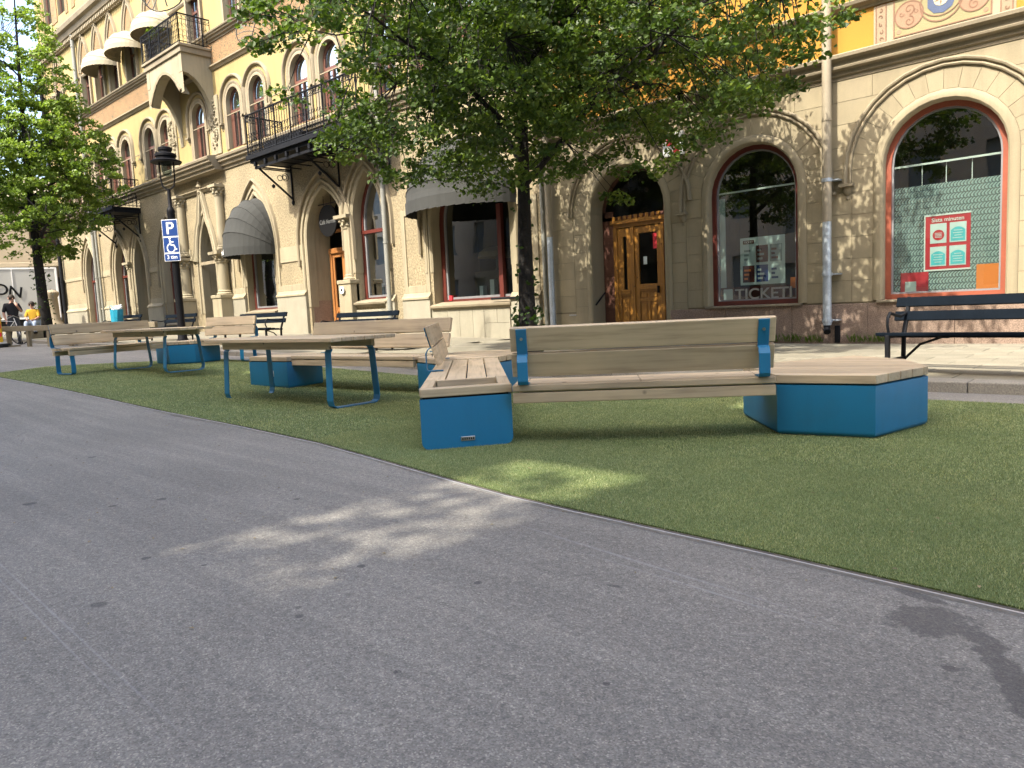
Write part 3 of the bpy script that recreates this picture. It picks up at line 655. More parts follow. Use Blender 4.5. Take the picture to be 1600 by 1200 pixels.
# granite plinth slabs
xs = [RX0, -9.95]; sl_ = []
for a, b in ((RX0, -9.87), (-7.99, RX1)):
    k = round((b-a)/1.35)
    for i in range(k): sl_.append((a+(b-a)*i/k, a+(b-a)*(i+1)/k))
for a, b in sl_: MB().box(a+.003, b-.003, y-.05 if a > -9 else y-.02, y+.01, -.3, .775).build('plinth_slab', MAT['granite' if a > -9 else 'cream'], RB, bevel=.006)
# cornices
CORN = [(-.36, 0), (-.36, .03), (-.30, .03), (-.28, .06), (-.20, .07), (-.17, .13), (-.13, .15), (-.12, .13), (-.05, .14), (-.03, .24), (.0, .27), (.05, .28), (.07, .26), (.12, .02), (.12, 0)]
ledge(MB(), RX0, RX1, 4.92, [(-.36, 0), (-.36, .03), (-.31, .03), (-.29, .07), (-.22, .08), (-.2, .16), (-.17, .17), (-.15, .15), (-.08, .16), (-.05, .25), (0, .26), (.02, .24), (.05, .02), (.05, 0)]).build('cornice', MAT['trim_dk'], RB, fix=True)
ledge(MB(), RX0, RX1, 5.72, [(-.10, 0), (-.10, .03), (-.06, .05), (-.02, .13), (.03, .15), (.05, .12), (.08, .01), (.08, 0)]).build('cornice', MAT['trim_dk'], RB, fix=True)
ledge(MB(), RX0, RX1, 10.4, [(-.25, 0), (-.25, .05), (-.1, .1), (0, .25), (.06, .25), (.1, .02), (.1, 0)]).build('cornice', MAT['trim_dk'], RB, fix=True)
ledge(MB(), RX0, RX1, 16.5, [(-.5, 0), (-.5, .1), (-.2, .2), (0, .5), (.1, .5), (.15, .02), (.15, 0)]).build('cornice', MAT['trim_dk'], RB, fix=True)
# painted frieze panel between the cornices
def frieze_mat():
    m_ = M('painted_frieze', (.60, .46, .33), .85, .06, 3, .06, 70); return m_
MAT['fr_field'] = M('frieze_buff_field', (.25, .185, .115), .85, .07, 3, .08, 60); MAT['fr_green'] = M('frieze_green_field', (.225, .20, .10), .85, .07, 3, .08, 60)
MAT['fr_line'] = M('frieze_brown_line', (.18, .10, .06), .85, .08, 3, .08, 60); MAT['fr_blue'] = M('frieze_blue_field', (.065, .085, .14), .85, .12, 5, .08, 60)
MAT['fr_pink'] = M('frieze_pink_disc', (.25, .155, .095), .85, .08, 4, .08, 60); MAT['fr_pale'] = M('frieze_pale_flower', (.38, .35, .25), .85, .06, 4, .06, 60)
def disc(mb, cx, cz, r_, yy, n_=24, sx=1, a0=0, a1=2*math.pi):
    mb.add([(cx+sx*r_*math.cos(a0+(a1-a0)*i/n_), yy, cz+r_*math.sin(a0+(a1-a0)*i/n_)) for i in range(n_)][::1], [tuple(range(n_))]); return mb
def ringf(mb, cx, cz, r_, wd, yy, n_=28, a0=0, a1=2*math.pi):
    for i in range(n_):
        a, b = a0+(a1-a0)*i/n_, a0+(a1-a0)*(i+1)/n_
        mb.quad((cx+r_*math.cos(a), yy, cz+r_*math.sin(a)), (cx+(r_+wd)*math.cos(a), yy, cz+(r_+wd)*math.sin(a)), (cx+(r_+wd)*math.cos(b), yy, cz+(r_+wd)*math.sin(b)), (cx+r_*math.cos(b), yy, cz+r_*math.sin(b)))
    return mb
def spiral(mb, cx, cz, r_, wd, yy, turns=1.4, a0=0, s=1):
    n_ = 30; pts = []
    for i in range(n_+1):
        t_ = i/n_; a = a0+s*turns*2*math.pi*t_; q = r_*(1-.8*t_); pts.append((cx+q*math.cos(a), cz+q*math.sin(a), wd*(1-.4*t_)))
    for (xa, za, wa), (xb, zb, wb_) in zip(pts, pts[1:]):
        dx, dz = xb-xa, zb-za; l_ = math.hypot(dx, dz) or 1; nx, nz = -dz/l_, dx/l_
        mb.quad((xa-nx*wa/2, yy, za-nz*wa/2), (xb-nx*wb_/2, yy, zb-nz*wb_/2), (xb+nx*wb_/2, yy, zb+nz*wb_/2), (xa+nx*wa/2, yy, za+nz*wa/2))
    return mb
for c0 in (-3.02, 3.3):
    FZ0, FZ1 = 4.99, 5.60; fy = y-.012
    def rect(mb, a, b, c, d, yy): return mb.quad((a, yy, c), (b, yy, c), (b, yy, d), (a, yy, d))
    fp = MB().box(c0-.98, c0+.98, fy, y, FZ0-.02, FZ1).build('frieze_panel', MAT['cream_l'], RB)
    rect(MB(), c0-.94, c0-.79, FZ0, FZ1, fy-.004).build('frieze_border', MAT['fr_field'], fp); rect(MB(), c0+.79, c0+.94, FZ0, FZ1, fy-.004).build('frieze_border', MAT['fr_field'], fp)
    rect(MB(), c0-.68, c0+.68, FZ0+.03, FZ1, fy-.004).build('frieze_field', MAT['fr_green'], fp)
    ln = MB(); yy = fy-.012
    rect(ln, c0-.68, c0+.68, FZ0+.03, FZ0+.045, yy); rect(ln, c0-.68, c0-.66, FZ0+.045, FZ1, yy); rect(ln, c0+.66, c0+.68, FZ0+.045, FZ1, yy)
    d1 = MB(); db = MB(); dp = MB()
    for s in (-1, 1):
        disc(d1, c0+s*.45, 5.33, .205, fy-.008); ringf(ln, c0+s*.45, 5.33, .195, .018, yy); spiral(ln, c0+s*.45, 5.23, .08, .02, yy, 1.2, 1.5, s); spiral(ln, c0+s*.45, 5.41, .085, .022, yy, 1.2, -1.5, -s)
        spiral(ln, c0+s*.56, 5.36, .04, .012, yy, 1, 0, s); spiral(ln, c0+s*.34, 5.36, .04, .012, yy, 1, 2, -s); disc(d1, c0+s*.6, 5.1, .035, fy-.008)
        for k in range(5): spiral(ln, c0+s*.865, 5.06+.115*k, .035, .014, yy, .8, k, s if k % 2 else -s)
        rect(ln, c0+s*.94-.008, c0+s*.94+.008, FZ0, FZ1, yy); rect(ln, c0+s*.79-.008, c0+s*.79+.008, FZ0, FZ1, yy)
    ringf(ln, c0, 5.40, .28, .018, yy-.001); ringf(ln, c0, 5.50, .30, .014, yy-.002, 20, math.pi*1.05, math.pi*1.95)
    disc(db, c0, 5.42, .2, fy-.009, 9); disc(dp, c0, 5.44, .105, fy-.013, 14)
    d1.build('frieze_disc', MAT['fr_pink'], fp, kind='stuff'); ln.build('frieze_scroll', MAT['fr_line'], fp, kind='stuff'); db.build('frieze_shield', MAT['fr_blue'], fp); dp.build('frieze_flower', MAT['fr_pale'], fp)
    pt = MB()
    for k in range(5): a = math.pi/2+k*2*math.pi/5+.6; pt.quad((c0, fy-.016, 5.44), (c0+.05*math.cos(a-.25), fy-.016, 5.44+.05*math.sin(a-.25)), (c0+.1*math.cos(a), fy-.016, 5.44+.1*math.sin(a)), (c0+.05*math.cos(a+.25), fy-.016, 5.44+.05*math.sin(a+.25)))
    pt.build('frieze_petal', MAT['fr_line'], fp)
# upper windows
for o in UPR+UP2:
    f = frame_mb(o, y+.12, .07, .06); f.box(o['cx']-.03, o['cx']+.03, y+.12, y+.18, o['sill']+.07, o['spring']); f.box(o['cx']-.42, o['cx']+.42, y+.115, y+.18, o['spring']-.04, o['spring']+.03)
    fo = f.build('window', MAT['brownwood'], RB); poly_pane(o, y+.155, .03).build('pane', MAT['glass'], fo); poly_pane(o, y+.3, -.05).build('curtain', MAT['curtain'], fo)
    if o['kind'] == 'round': MB().mould(arc_path(o, .14, .5), [(0, 0), (0, .05), (.05, .07), (.09, .04), (.1, 0)], y).build('hood_mould', MAT['trim'], RB, fix=True)
    MB().box(o['cx']-.62, o['cx']+.62, y-.1, y+.1, o['sill']-.1, o['sill']).build('window_sill', MAT['trim'], RB)
# shop windows
def filmmat():
    m_ = bpy.data.materials.new('patterned_window_film'); m_.use_nodes = True; n = m_.node_tree.nodes; l = m_.node_tree.links; p = n['Principled BSDF']
    tc = n.new('ShaderNodeTexCoord'); sp = n.new('ShaderNodeSeparateXYZ'); l.new(tc.outputs['Object'], sp.inputs[0])
    def mth(op, a, b=None, c=None):
        q = n.new('ShaderNodeMath'); q.operation = op
        for i, v in enumerate((a, b, c)):
            if v is None: continue
            if hasattr(v, 'links'): l.new(v, q.inputs[i])
            else: q.inputs[i].default_value = v
        return q.outputs[0]
    row_ = mth('MULTIPLY', sp.outputs['Z'], 10.5); rf = mth('FRACT', row_); rc = mth('ABSOLUTE', mth('SUBTRACT', rf, .5))
    u = mth('FRACT', mth('MULTIPLY_ADD', sp.outputs['X'], 21, mth('MULTIPLY', mth('SINE', mth('MULTIPLY', rf, 4.5)), .45))); uc = mth('ABSOLUTE', mth('SUBTRACT', u, .5))
    mask = mth('MULTIPLY', mth('LESS_THAN', uc, .26), mth('LESS_THAN', rc, .40))
    c = mixrgb(n, l, mask, (.20, .245, .24), (.35, .41, .39)); l.new(c, p.inputs['Base Color']); p.inputs['Roughness'].default_value = .5
    tr = n.new('ShaderNodeBsdfTransparent'); mx = n.new('ShaderNodeMixShader'); a = mth('MULTIPLY_ADD', mask, .35, .55)
    l.new(a, mx.inputs[0]); l.new(tr.outputs[0], mx.inputs[1]); l.new(p.outputs[0], mx.inputs[2]); l.new(mx.outputs[0], n['Material Output'].inputs[0]); return m_
MAT['film'] = filmmat()
for o, mf in ((winR, 'coral'), (winT, 'redwood'), (winX, 'coral'), (winY, 'coral')):
    fo = frame_mb(o, y+.12, .085, .09).build('shop_window', MAT[mf], RB, fix=True)
    i2 = dict(o, w=o['w']-.17, sill=o['sill']+.085); frame_mb(i2, y+.155, .03, .05).build('inner_frame', MAT['grey'], fo, fix=True)
    poly_pane(o, y+.17, .08).build('pane', MAT['glass_shop'], fo); room(o, y+.25, 1.6).build('shop_room', MAT['interior'], fo)
    MB().box(o['cx']-.95, o['cx']+.95, y-.10, y+.12, .775, .815).build('window_sill', MAT['trim_dk'], fo, bevel=.006)
    MB().box(o['cx']-.80, o['cx']+.80, y+.19, y+.22, 2.98, 3.01).build('curtain_rail', MAT['white'], fo)
    if mf == 'coral':
        MB().box(o['cx']-.79, o['cx']+.79, y+.20, y+.203, .9, 2.66).build('window_film', MAT['film'], fo)
        for dx in (-.35, .0, .36): MB().box(o['cx']+dx-.006, o['cx']+dx+.006, y+.235, y+.24, 2.1, 2.98).build('hanging_wire', MAT['white'], fo)
    MB().tube([(o['cx']-.82, y+.14, .9), (o['cx']-.82, y+.14, 1.6)], .012, 5).build('hinge_bar', MAT['steel'], fo)
# upright wooden panel beside the ticket window's display
MB().box(-6.99, -6.80, y+.23, y+.26, .9, 2.9).build('display_board', MAT['paper'], RB)
# entrance door in its arch
DY = y+.42
do = thing_d = None
fr = MB(); da = dict(door, w=1.85)
fr.box(-9.57, -8.28, DY, DY+.08, 2.62, 2.80); fr.box(-9.57, -9.47, DY-.02, DY+.08, .1, 2.62); fr.box(-8.36, -8.28, DY-.02, DY+.08, .1, 2.62); fr.box(-9.10, -9.03, DY-.02, DY+.08, .1, 2.62)
fr.box(-9.62, -8.23, DY-.06, DY, 2.70, 2.78)
for k in range(9): fr.box(-9.56+.142*k, -9.48+.142*k, DY-.05, DY-.02, 2.78, 2.87)
dfr = fr.build('entrance_door', MAT['oak'], RB, bevel=.005)
MB().box(-9.86, -9.57, DY, DY+.05, -.2, 3.0).build('side_post', MAT['brownwood'], dfr); MB().box(-8.28, -8.0, DY, DY+.05, -.2, 3.0).build('side_post', MAT['brownwood'], dfr)
lf = MB()
# narrow side leaf
lf.box(-9.47, -9.40, DY+.01, DY+.06, .12, 2.6); lf.box(-9.17, -9.10, DY+.01, DY+.06, .12, 2.6); lf.box(-9.40, -9.17, DY+.01, DY+.06, 2.42, 2.6); lf.box(-9.40, -9.17, DY+.01, DY+.06, 1.12, 1.26); lf.box(-9.40, -9.17, DY+.01, DY+.06, .12, .25); lf.box(-9.40, -9.17, DY+.03, DY+.06, .25, 1.12); lf.box(-9.36, -9.21, DY+.015, DY+.03, .32, 1.05); lf.box(-9.42, -9.15, DY-.01, DY+.01, 1.16, 1.22)
lf.box(-9.40, -9.33, DY+.01, DY+.06, 1.26, 2.42); lf.box(-9.24, -9.17, DY+.01, DY+.06, 1.26, 2.42)
lf.build('side_leaf', MAT['oak'], dfr, bevel=.004)
l2 = MB()
l2.box(-9.03, -8.92, DY+.01, DY+.06, .12, 2.6); l2.box(-8.47, -8.36, DY+.01, DY+.06, .12, 2.6); l2.box(-8.92, -8.47, DY+.01, DY+.06, 2.46, 2.6); l2.box(-8.92, -8.47, DY+.01, DY+.06, 1.2, 1.36); l2.box(-8.92, -8.47, DY-.01, DY+.01, 1.24, 1.31)
l2.box(-8.92, -8.47, DY+.03, DY+.06, .12, 1.2); l2.box(-8.92, -8.47, DY+.01, DY+.03, .98, 1.05); l2.box(-8.725, -8.665, DY+.01, DY+.03, .2, .98); l2.box(-8.92, -8.47, DY+.01, DY+.03, .12, .24)
for a in (-8.89, -8.64): l2.box(a, a+.14, DY+.015, DY+.03, .30, .92); l2.box(a, a+.14, DY+.015, DY+.03, 1.07, 1.16)
l2.build('door_leaf', MAT['oak'], dfr, bevel=.004)
MB().quad((-8.92, DY+.04, 1.36), (-8.47, DY+.04, 1.36), (-8.47, DY+.04, 2.46), (-8.92, DY+.04, 2.46)).quad((-9.33, DY+.04, 1.26), (-9.24, DY+.04, 1.26), (-9.24, DY+.04, 2.42), (-9.33, DY+.04, 2.42)).build('door_glass', MAT['glass'], dfr)
fan = dict(cx=-8.93, w=1.85, sill=2.8, spring=2.93, kind='round')
poly_pane(fan, DY+.03, 0).build('fanlight', MAT['glass'], dfr); frame_mb(fan, DY, .07, .06).build('fanlight_frame', MAT['brownwood'], dfr)
room(dict(door), DY+.1, 1.4).build('hallway', MAT['interior'], dfr)
MB().box(-8.45, -8.42, DY-.05, DY+.01, 1.15, 1.3).build('door_handle', MAT['iron'], dfr)
MB().box(-9.85, -8.0, y-.03, y+.5, -.2, .15).build('door_step', MAT['granite'], RB)
MB().tube([(-9.83, y+.1, 1.0), (-9.83, y+.03, .95), (-9.80, y+.36, 1.22)], .02, 5).build('hand_rail', MAT['iron'], RB)
MB().box(-8.82, -8.73, DY+.028, DY+.031, 1.78, 1.95).build('door_notice', MAT['paper'], dfr); MB().box(-8.57, -8.475, DY+.026, DY+.031, 2.1, 2.43).build('door_notice', MAT['red'], dfr)
# red logo sign above the arch, mostly behind leaves
sg = thing('shop_sign', 'red and white shop sign among the leaves above the entrance door arch', 'sign', (-7.72, y-.05, 4.0))
MB().box(-7.95, -7.5, y-.09, y-.03, 3.85, 4.3).build('sign_board', MAT['white'], sg); MB().box(-7.86, -7.62, y-.1, y-.09, 4.05, 4.24).box(-7.72, -7.58, y-.1, y-.09, 3.9, 4.0).build('sign_mark', MAT['red'], sg)
# downpipes
def pipe(mb, x, z0, z1, r_=.075, off=.14): mb.tube([(x, y-off, z0), (x, y-off, z1)], r_, 10); return mb
pp = pipe(MB(), -4.67, 2.2, 16.2, .078, .26)
for z in (3.9, 6.6, 9, 12): pp.tube([(-4.67, y-.26, z-.02), (-4.67, y-.26, z+.02)], .085, 10)
pp.build('downpipe', MAT['pipe'], RB, smooth=True)
pp = pipe(MB(), -4.67, .42, 2.9, .073, .26)
for z in (.5, 1.3, 2.9): pp.tube([(-4.67, y-.26, z-.03), (-4.67, y-.26, z+.03)], .086, 10); pp.box(-4.68, -4.5, y-.2, y, z-.012, z+.012)
pp.build('downpipe', MAT['galv'], RB, smooth=True); MB().tube([(-4.67, y-.26, .45), (-4.67, y-.28, .36), (-4.64, y-.34, .3)], .06, 8).build('pipe_outlet_and_shadow', MAT['iron'], RB); MB().box(-4.60, -4.52, y-.10, y-.05, .1, .40).build('pipe_outlet_and_shadow', MAT['iron'], RB)  # black box beside the outlet stands in for a shadow
pp = pipe(MB(), -10.93, 2.55, 16.2, .075, .16); pp.build('downpipe', MAT['pipe'], RB, smooth=True); pp = pipe(MB(), -10.93, .16, 2.6, .07, .16); pp.build('downpipe', MAT['galv'], RB, smooth=True)
pp = pipe(MB(), -11.17, .16, 16.2, .05, .1); pp.build('downpipe', MAT['pipe_gr'], RB, smooth=True)
MB().box(-10.55, -10.35, y-.03, y-.016, .72, .76).build('wall_plate', MAT['steel'], RB)
# things in the shop windows
fy = y+.19
ps = thing('sale_poster', 'red Sista minuten poster with four turquoise and pale offers, in the right arched window', 'poster', (-2.93, fy, 1.28))
MB().box(-3.25, -2.61, fy, fy+.006, 1.28, 2.14).build('poster_sheet', MAT['red'], ps)
MB().box(-3.27, -2.60, fy-.006, fy, 2.14, 2.165).box(-3.27, -2.60, fy-.006, fy, 1.255, 1.28).box(-3.27, -3.25, fy-.006, fy, 1.28, 2.14).build('poster_rail', MAT['white'], ps)
for i, (a, b) in enumerate(((-3.18, 1.70), (-2.90, 1.70), (-3.18, 1.33), (-2.90, 1.33))):
    sh = MB().box(a, a+.235, fy-.005, fy, b, b+.315).build('offer_sheet', MAT['paper'], ps)
    if i == 0:
        disc(MB(), a+.12, b+.13, .085, fy-.007).build('offer_print', MAT['red'], sh); k = MB()
        for q in range(4): k.quad((a+.07, fy-.009, b+.09+.022*q), (a+.17, fy-.009, b+.09+.022*q), (a+.17, fy-.009, b+.10+.022*q), (a+.07, fy-.009, b+.10+.022*q))
        k.build('offer_print', MAT['paper'], sh)
    else:
        q = dict(cx=a+.118, w=.2, sill=b+.02, spring=b+.19, kind='seg', apex=b+.24); poly_pane(q, fy-.007).build('offer_print', MAT['cyan'], sh); k = MB()
        for r_ in range(4): ww = (.06, .075, .05, .07)[(r_+i) % 4]; k.quad((a+.118-ww, fy-.009, b+.06+.04*r_), (a+.118+ww, fy-.009, b+.06+.04*r_), (a+.118+ww, fy-.009, b+.072+.04*r_), (a+.118-ww, fy-.009, b+.072+.04*r_))
        k.build('offer_print', MAT['paper'], sh)
wall_text('Sista minuten', .09, -2.93, fy-.004, 2.075, .46, .002).build('poster_lettering', MAT['white'], ps)
for nm, lab, a, b, c, d, mt in (('red_display', 'red display board low in the left corner of the right arched window', -3.62, -3.2, .9, 1.25, 'red'), ('orange_display', 'orange display board low in the right corner of the right arched window', -2.52, -2.2, .9, 1.32, 'orangepr')):
    t_ = thing(nm, lab, 'display', ((a+b)/2, fy, c)); MB().box(a, b, fy, fy+.006, c, d).build('board', MAT[mt], t_)
    if mt == 'red': MB().box(a+.07, a+.24, fy-.004, fy, c+.02, c+.2).build('notice', MAT['paper'], t_)
ps = thing('travel_poster', 'pale poster of six travel pictures, hung in the dark red arched window', 'poster', (-6.03, fy, 1.2))
MB().box(-6.47, -5.59, fy, fy+.006, 1.2, 2.1).build('poster_sheet', MAT['paper'], ps)
hd = MB().box(-6.41, -6.19, fy-.004, fy, 1.98, 2.05).build('poster_header', MAT['redwood'], ps); wall_text('TICKET', .055, -6.30, fy-.005, 2.015, .18, .001).build('poster_lettering', MAT['white'], hd)
for i, mt in enumerate(('paper', 'redwood', 'curtain', 'redwood', 'signblue', 'paper')):
    a = -6.42+.27*(i % 3); b = 1.62 if i < 3 else 1.25
    pic = MB().box(a, a+.235, fy-.003, fy, b, b+.32).build('poster_picture', MAT[mt], ps); k = MB()
    for q in range(3): k.quad((a+.03, fy-.005, b+.05+.08*q), (a+.1+.03*((q+i) % 3), fy-.005, b+.05+.08*q), (a+.1+.03*((q+i) % 3), fy-.005, b+.09+.08*q), (a+.03, fy-.005, b+.09+.08*q))
    k.build('poster_print', MAT[('curtain', 'curtain', 'redwood', 'orangepr', 'paper', 'signblue')[i]], pic)
tl = wall_text('TICKETI', .29, -6.02, fy-.01, 1.03, 1.12, .012).build('window_lettering', MAT['steel'], origin=(-5.92, fy, .9)); tag(tl, 'large silver TICKETI lettering along the bottom of the dark red arched window', 'lettering')
t_ = MB().box(-6.83, -6.64, fy, fy+.006, .92, 1.14).build('window_notice', MAT['paper'], origin=(-6.73, fy, .92)); tag(t_, 'small pale notice left of the silver TICKETI lettering', 'notice')
t_ = MB().box(-5.5, -5.32, fy+.02, fy+.03, 1.1, 1.3).build('orange_leaflet', MAT['orangepr'], origin=(-5.4, fy, 1.1)); tag(t_, 'orange leaflet above the last letter of the silver lettering', 'leaflet')
b_ = MB().box(-6.95, -5.3, fy+.03, fy+.04, .9, 1.17).build('window_backboard', MAT['redwood'], origin=(-6.1, fy, .9)); tag(b_, 'dark red board behind the silver TICKETI lettering', 'board')
# ---------------------------------------------------------------- left building
LX0, LX1 = -45.5, -11.27
LB = thing('ornate_building', 'long cream and yellow building with pointed arches and balconies, left of the double downpipes', 'building', (LX1, WALL_Y, 0))
y = WALL_Y
def P_(cx, w, sill, spring, apex, **k): return dict(cx=cx, w=w, sill=sill, spring=spring, apex=apex, kind='pointed', **k)
shop = P_(-13.75, 2.9, 1.13, 3.3, 4.95); wcafe = P_(-17.98, 1.5, 1.35, 3.7, 5.2); cdoor = P_(-20.2, 2.2, .1, 3.4, 5.0); wawn = P_(-24.4, 2.0, 1.28, 3.5, 5.35)
portal = P_(-28.32, 1.25, .2, 3.35, 4.95); warch = P_(-31.65, 1.7, .95, 3.3, 4.95); ldoor = P_(-35.0, 1.25, .3, 3.4, 4.9); lwin = P_(-37.2, 1.5, .95, 3.4, 4.9); fwin = P_(-41.2, 1.5, 1.0, 3.5, 5.0)
GR = [shop, wcafe, cdoor, wawn, portal, warch, ldoor, lwin, fwin]
DEP = {id(cdoor): .9, id(portal): 1.2, id(shop): .42, id(wcafe): .4, id(wawn): .35, id(warch): .4, id(ldoor): .6, id(lwin): .4, id(fwin): .35}
mb = MB(); wall_band(mb, LX0, LX1, -.3, 6.55, GR); mb.build('wall', MAT['rough'], LB)
FW = [dict(cx=c, w=.98, sill=7.12, spring=8.72, kind='round') for c in (-13.3, -15.0, -16.7, -19.35, -21.0, -23.65, -25.3, -28.05, -31.0, -32.65, -35.25, -36.9, -38.6, -41.8, -43.4)]
SW = [dict(cx=c, w=1.0, sill=11.45, spring=13.0, kind='flat') for c in (-12.9, -14.6, -17.0, -19.0, -21.0, -23.0, -24.8, -27.6, -31.4, -33.6, -35.55, -37.3, -39.05, -42.8)]
mb = MB(); wall_band(mb, LX0, LX1, 6.55, 10.2, FW); wall_band(mb, LX0, LX1, 11.2, 15.0, SW)
mb.quad((LX1, y, 6.55), (LX1, y+9, 6.55), (LX1, y+9, 20), (LX1, y, 20))
mb.build('wall', MAT['yellow'], LB)
def ornament():
    m_ = M('brown_frieze_band', (.25, .145, .065), .88, .15, 2.5, .12, 40); n, l = m_.node_tree.nodes, m_.node_tree.links; p = n['Principled BSDF']; tc = n.new('ShaderNodeTexCoord')
    mp = n.new('ShaderNodeMapping'); mp.inputs['Scale'].default_value = (1, 0, 1); l.new(tc.outputs['Object'], mp.inputs[0])
    vo = n.new('ShaderNodeTexVoronoi'); vo.inputs['Scale'].default_value = 3.2; l.new(mp.outputs[0], vo.inputs['Vector'])
    sn = n.new('ShaderNodeMath'); sn.operation = 'SINE'; ml = n.new('ShaderNodeMath'); ml.operation = 'MULTIPLY'; ml.inputs[1].default_value = 34; l.new(vo.outputs['Distance'], ml.inputs[0]); l.new(ml.outputs[0], sn.inputs[0])
    rr = ramp(n, [(.45, (0, 0, 0)), (.6, (1, 1, 1))]); l.new(sn.outputs[0], rr.inputs[0])
    old = p.inputs['Base Color'].links[0].from_socket; l.new(mixrgb(n, l, rr.outputs[0], old, (.10, .085, .045)), p.inputs['Base Color']); return m_
MAT['ornband'] = ornament()
MB().quad((LX0, y-.01, 10.2), (LX1, y-.01, 10.2), (LX1, y-.01, 11.2), (LX0, y-.01, 11.2)).build('frieze_band', MAT['ornband'], LB)
mb = MB(); TW = [dict(cx=c, w=1.0, sill=16.4, spring=18.6, kind='flat') for c in (-13, -15.5, -18, -20.5, -23, -25.5, -28, -30.5, -33, -35, -37, -39, -41.5, -43.5)]
wall_band(mb, LX0, LX1, 15.0, 20, TW); mb.quad((LX0, y, 20), (LX1, y, 20), (LX1, y+9, 23), (LX0, y+9, 23)); mb.build('wall', MAT['yellow'], LB)
for o in TW:
    MB().box(o['cx']-1.05, o['cx']-.6, y-.03, y, 16.2, 19.2).build('brown_panel', MAT['ornband'], LB); MB().box(o['cx']+.6, o['cx']+.95, y-.03, y, 16.2, 19.2).build('brown_panel', MAT['ornband'], LB)
# canted corner and the side towards the cross street
mb = MB(); cq = [(LX0, y), (LX0-1.8, y+1.8), (LX0-1.8, y+9)]
for (xa, ya), (xb, yb) in zip(cq, cq[1:]): mb.quad((xb, yb, -.3), (xa, ya, -.3), (xa, ya, 20), (xb, yb, 20))
mb.build('corner_wall', MAT['sand'], LB)
for o in GR: reveal(MB(), o, DEP[id(o)]).build('window_reveal', MAT['cream_l'], LB, merge=True)
for o in FW+SW+TW: reveal(MB(), o, .2).build('window_reveal', MAT['cream_l'], LB, merge=True)
LED = [(-.42, 0), (-.42, .05), (-.33, .06), (-.30, .14), (-.20, .16), (-.17, .24), (-.10, .25), (-.07, .30), (0, .32), (.03, .30), (.08, .02), (.08, 0)]
SML = [(-.10, 0), (-.10, .04), (-.04, .08), (.0, .14), (.04, .14), (.07, .01), (.07, 0)]
BIG = [(-.65, 0), (-.65, .1), (-.45, .12), (-.4, .25), (-.2, .3), (-.15, .45), (.0, .5), (.06, .5), (.12, .05), (.12, 0)]
for a, b in ((LX0, -30.75), (-26.35, LX1)): ledge(MB(), a, b, 6.92, LED).build('cornice', MAT['trim_dk'], LB, fix=True)
ledge(MB(), -30.75, -26.35, 6.92, [(z, d+.32) if d else (z, 0) for z, d in LED]).build('cornice', MAT['trim_dk'], LB, fix=True)
ledge(MB(), LX0, LX1, 10.17, SML).build('cornice', MAT['trim'], LB, fix=True)
ledge(MB(), LX0, LX1, 11.28, [(z*.6, d*.8) for z, d in LED]).build('cornice', MAT['trim_dk'], LB, fix=True)
ledge(MB(), LX0, LX1, 15.35, BIG).build('cornice', MAT['trim_dk'], LB, fix=True)
mb = MB()
for i in range(170): xx = LX0+.1+.2*i; mb.box(xx, xx+.11, y-.24, y, 14.72, 14.86)
mb.build('dentil_row', MAT['trim'], LB, kind='stuff')
ledge(MB(), LX0, LX1, 20, BIG).build('cornice', MAT['trim_dk'], LB, fix=True)
ledge(MB(), LX0, LX1, 12.95, [(-.06, 0), (-.06, .03), (0, .07), (.05, .07), (.07, 0)]).build('impost_band', MAT['trim'], LB, fix=True)
ledge(MB(), LX0, LX1, 8.32, [(-.02, 0), (-.015, .012), (.015, .012), (.02, 0)]).build('impost_band', MAT['trim'], LB, fix=True)
# first-floor windows
for o in FW:
    f = frame_mb(o, y+.13, .09, .07); zt = 8.45
    f.box(o['cx']-.4, o['cx']+.4, y+.11, y+.2, zt-.05, zt+.04); f.box(o['cx']-.03, o['cx']+.03, y+.12, y+.19, o['sill']+.09, zt-.05)
    f.box(o['cx']-.40, o['cx']-.28, y+.135, y+.19, o['sill']+.09, zt-.05); f.box(o['cx']+.28, o['cx']+.40, y+.135, y+.19, o['sill']+.09, zt-.05)
    fo = f.build('window', MAT['brownwood'], LB); poly_pane(o, y+.17, .05).build('pane', MAT['glass'], fo); poly_pane(o, y+.3, -.05).build('curtain', MAT['curtain'], fo)
    MB().mould(arc_path(o, 0, 1.58), [(.0, .0), (.0, .035), (.06, .04), (.10, .02), (.14, .05), (.20, .05), (.2, 0)], y).build('window_surround', MAT['trim'], LB, smooth=True, fix=True)
    MB().mould(arc_path(o, .33, .62), [(0, 0), (0, .05), (.03, .09), (.07, .10), (.10, .07), (.12, 0)], y).build('hood_mould', MAT['trim'], LB, smooth=True, fix=True)
    for s in (-1, 1):
        xx = o['cx']+s*.88; zz = 8.1
        MB().box(xx-.12, xx+.12, y-.13, y, zz-.06, zz).lathe(xx, y, [(.09, zz-.06), (.08, zz-.14), (.03, zz-.2), (.04, zz-.24), (0, zz-.28)], 8, math.pi, 2*math.pi).build('corbel', MAT['trim'], LB, fix=True)
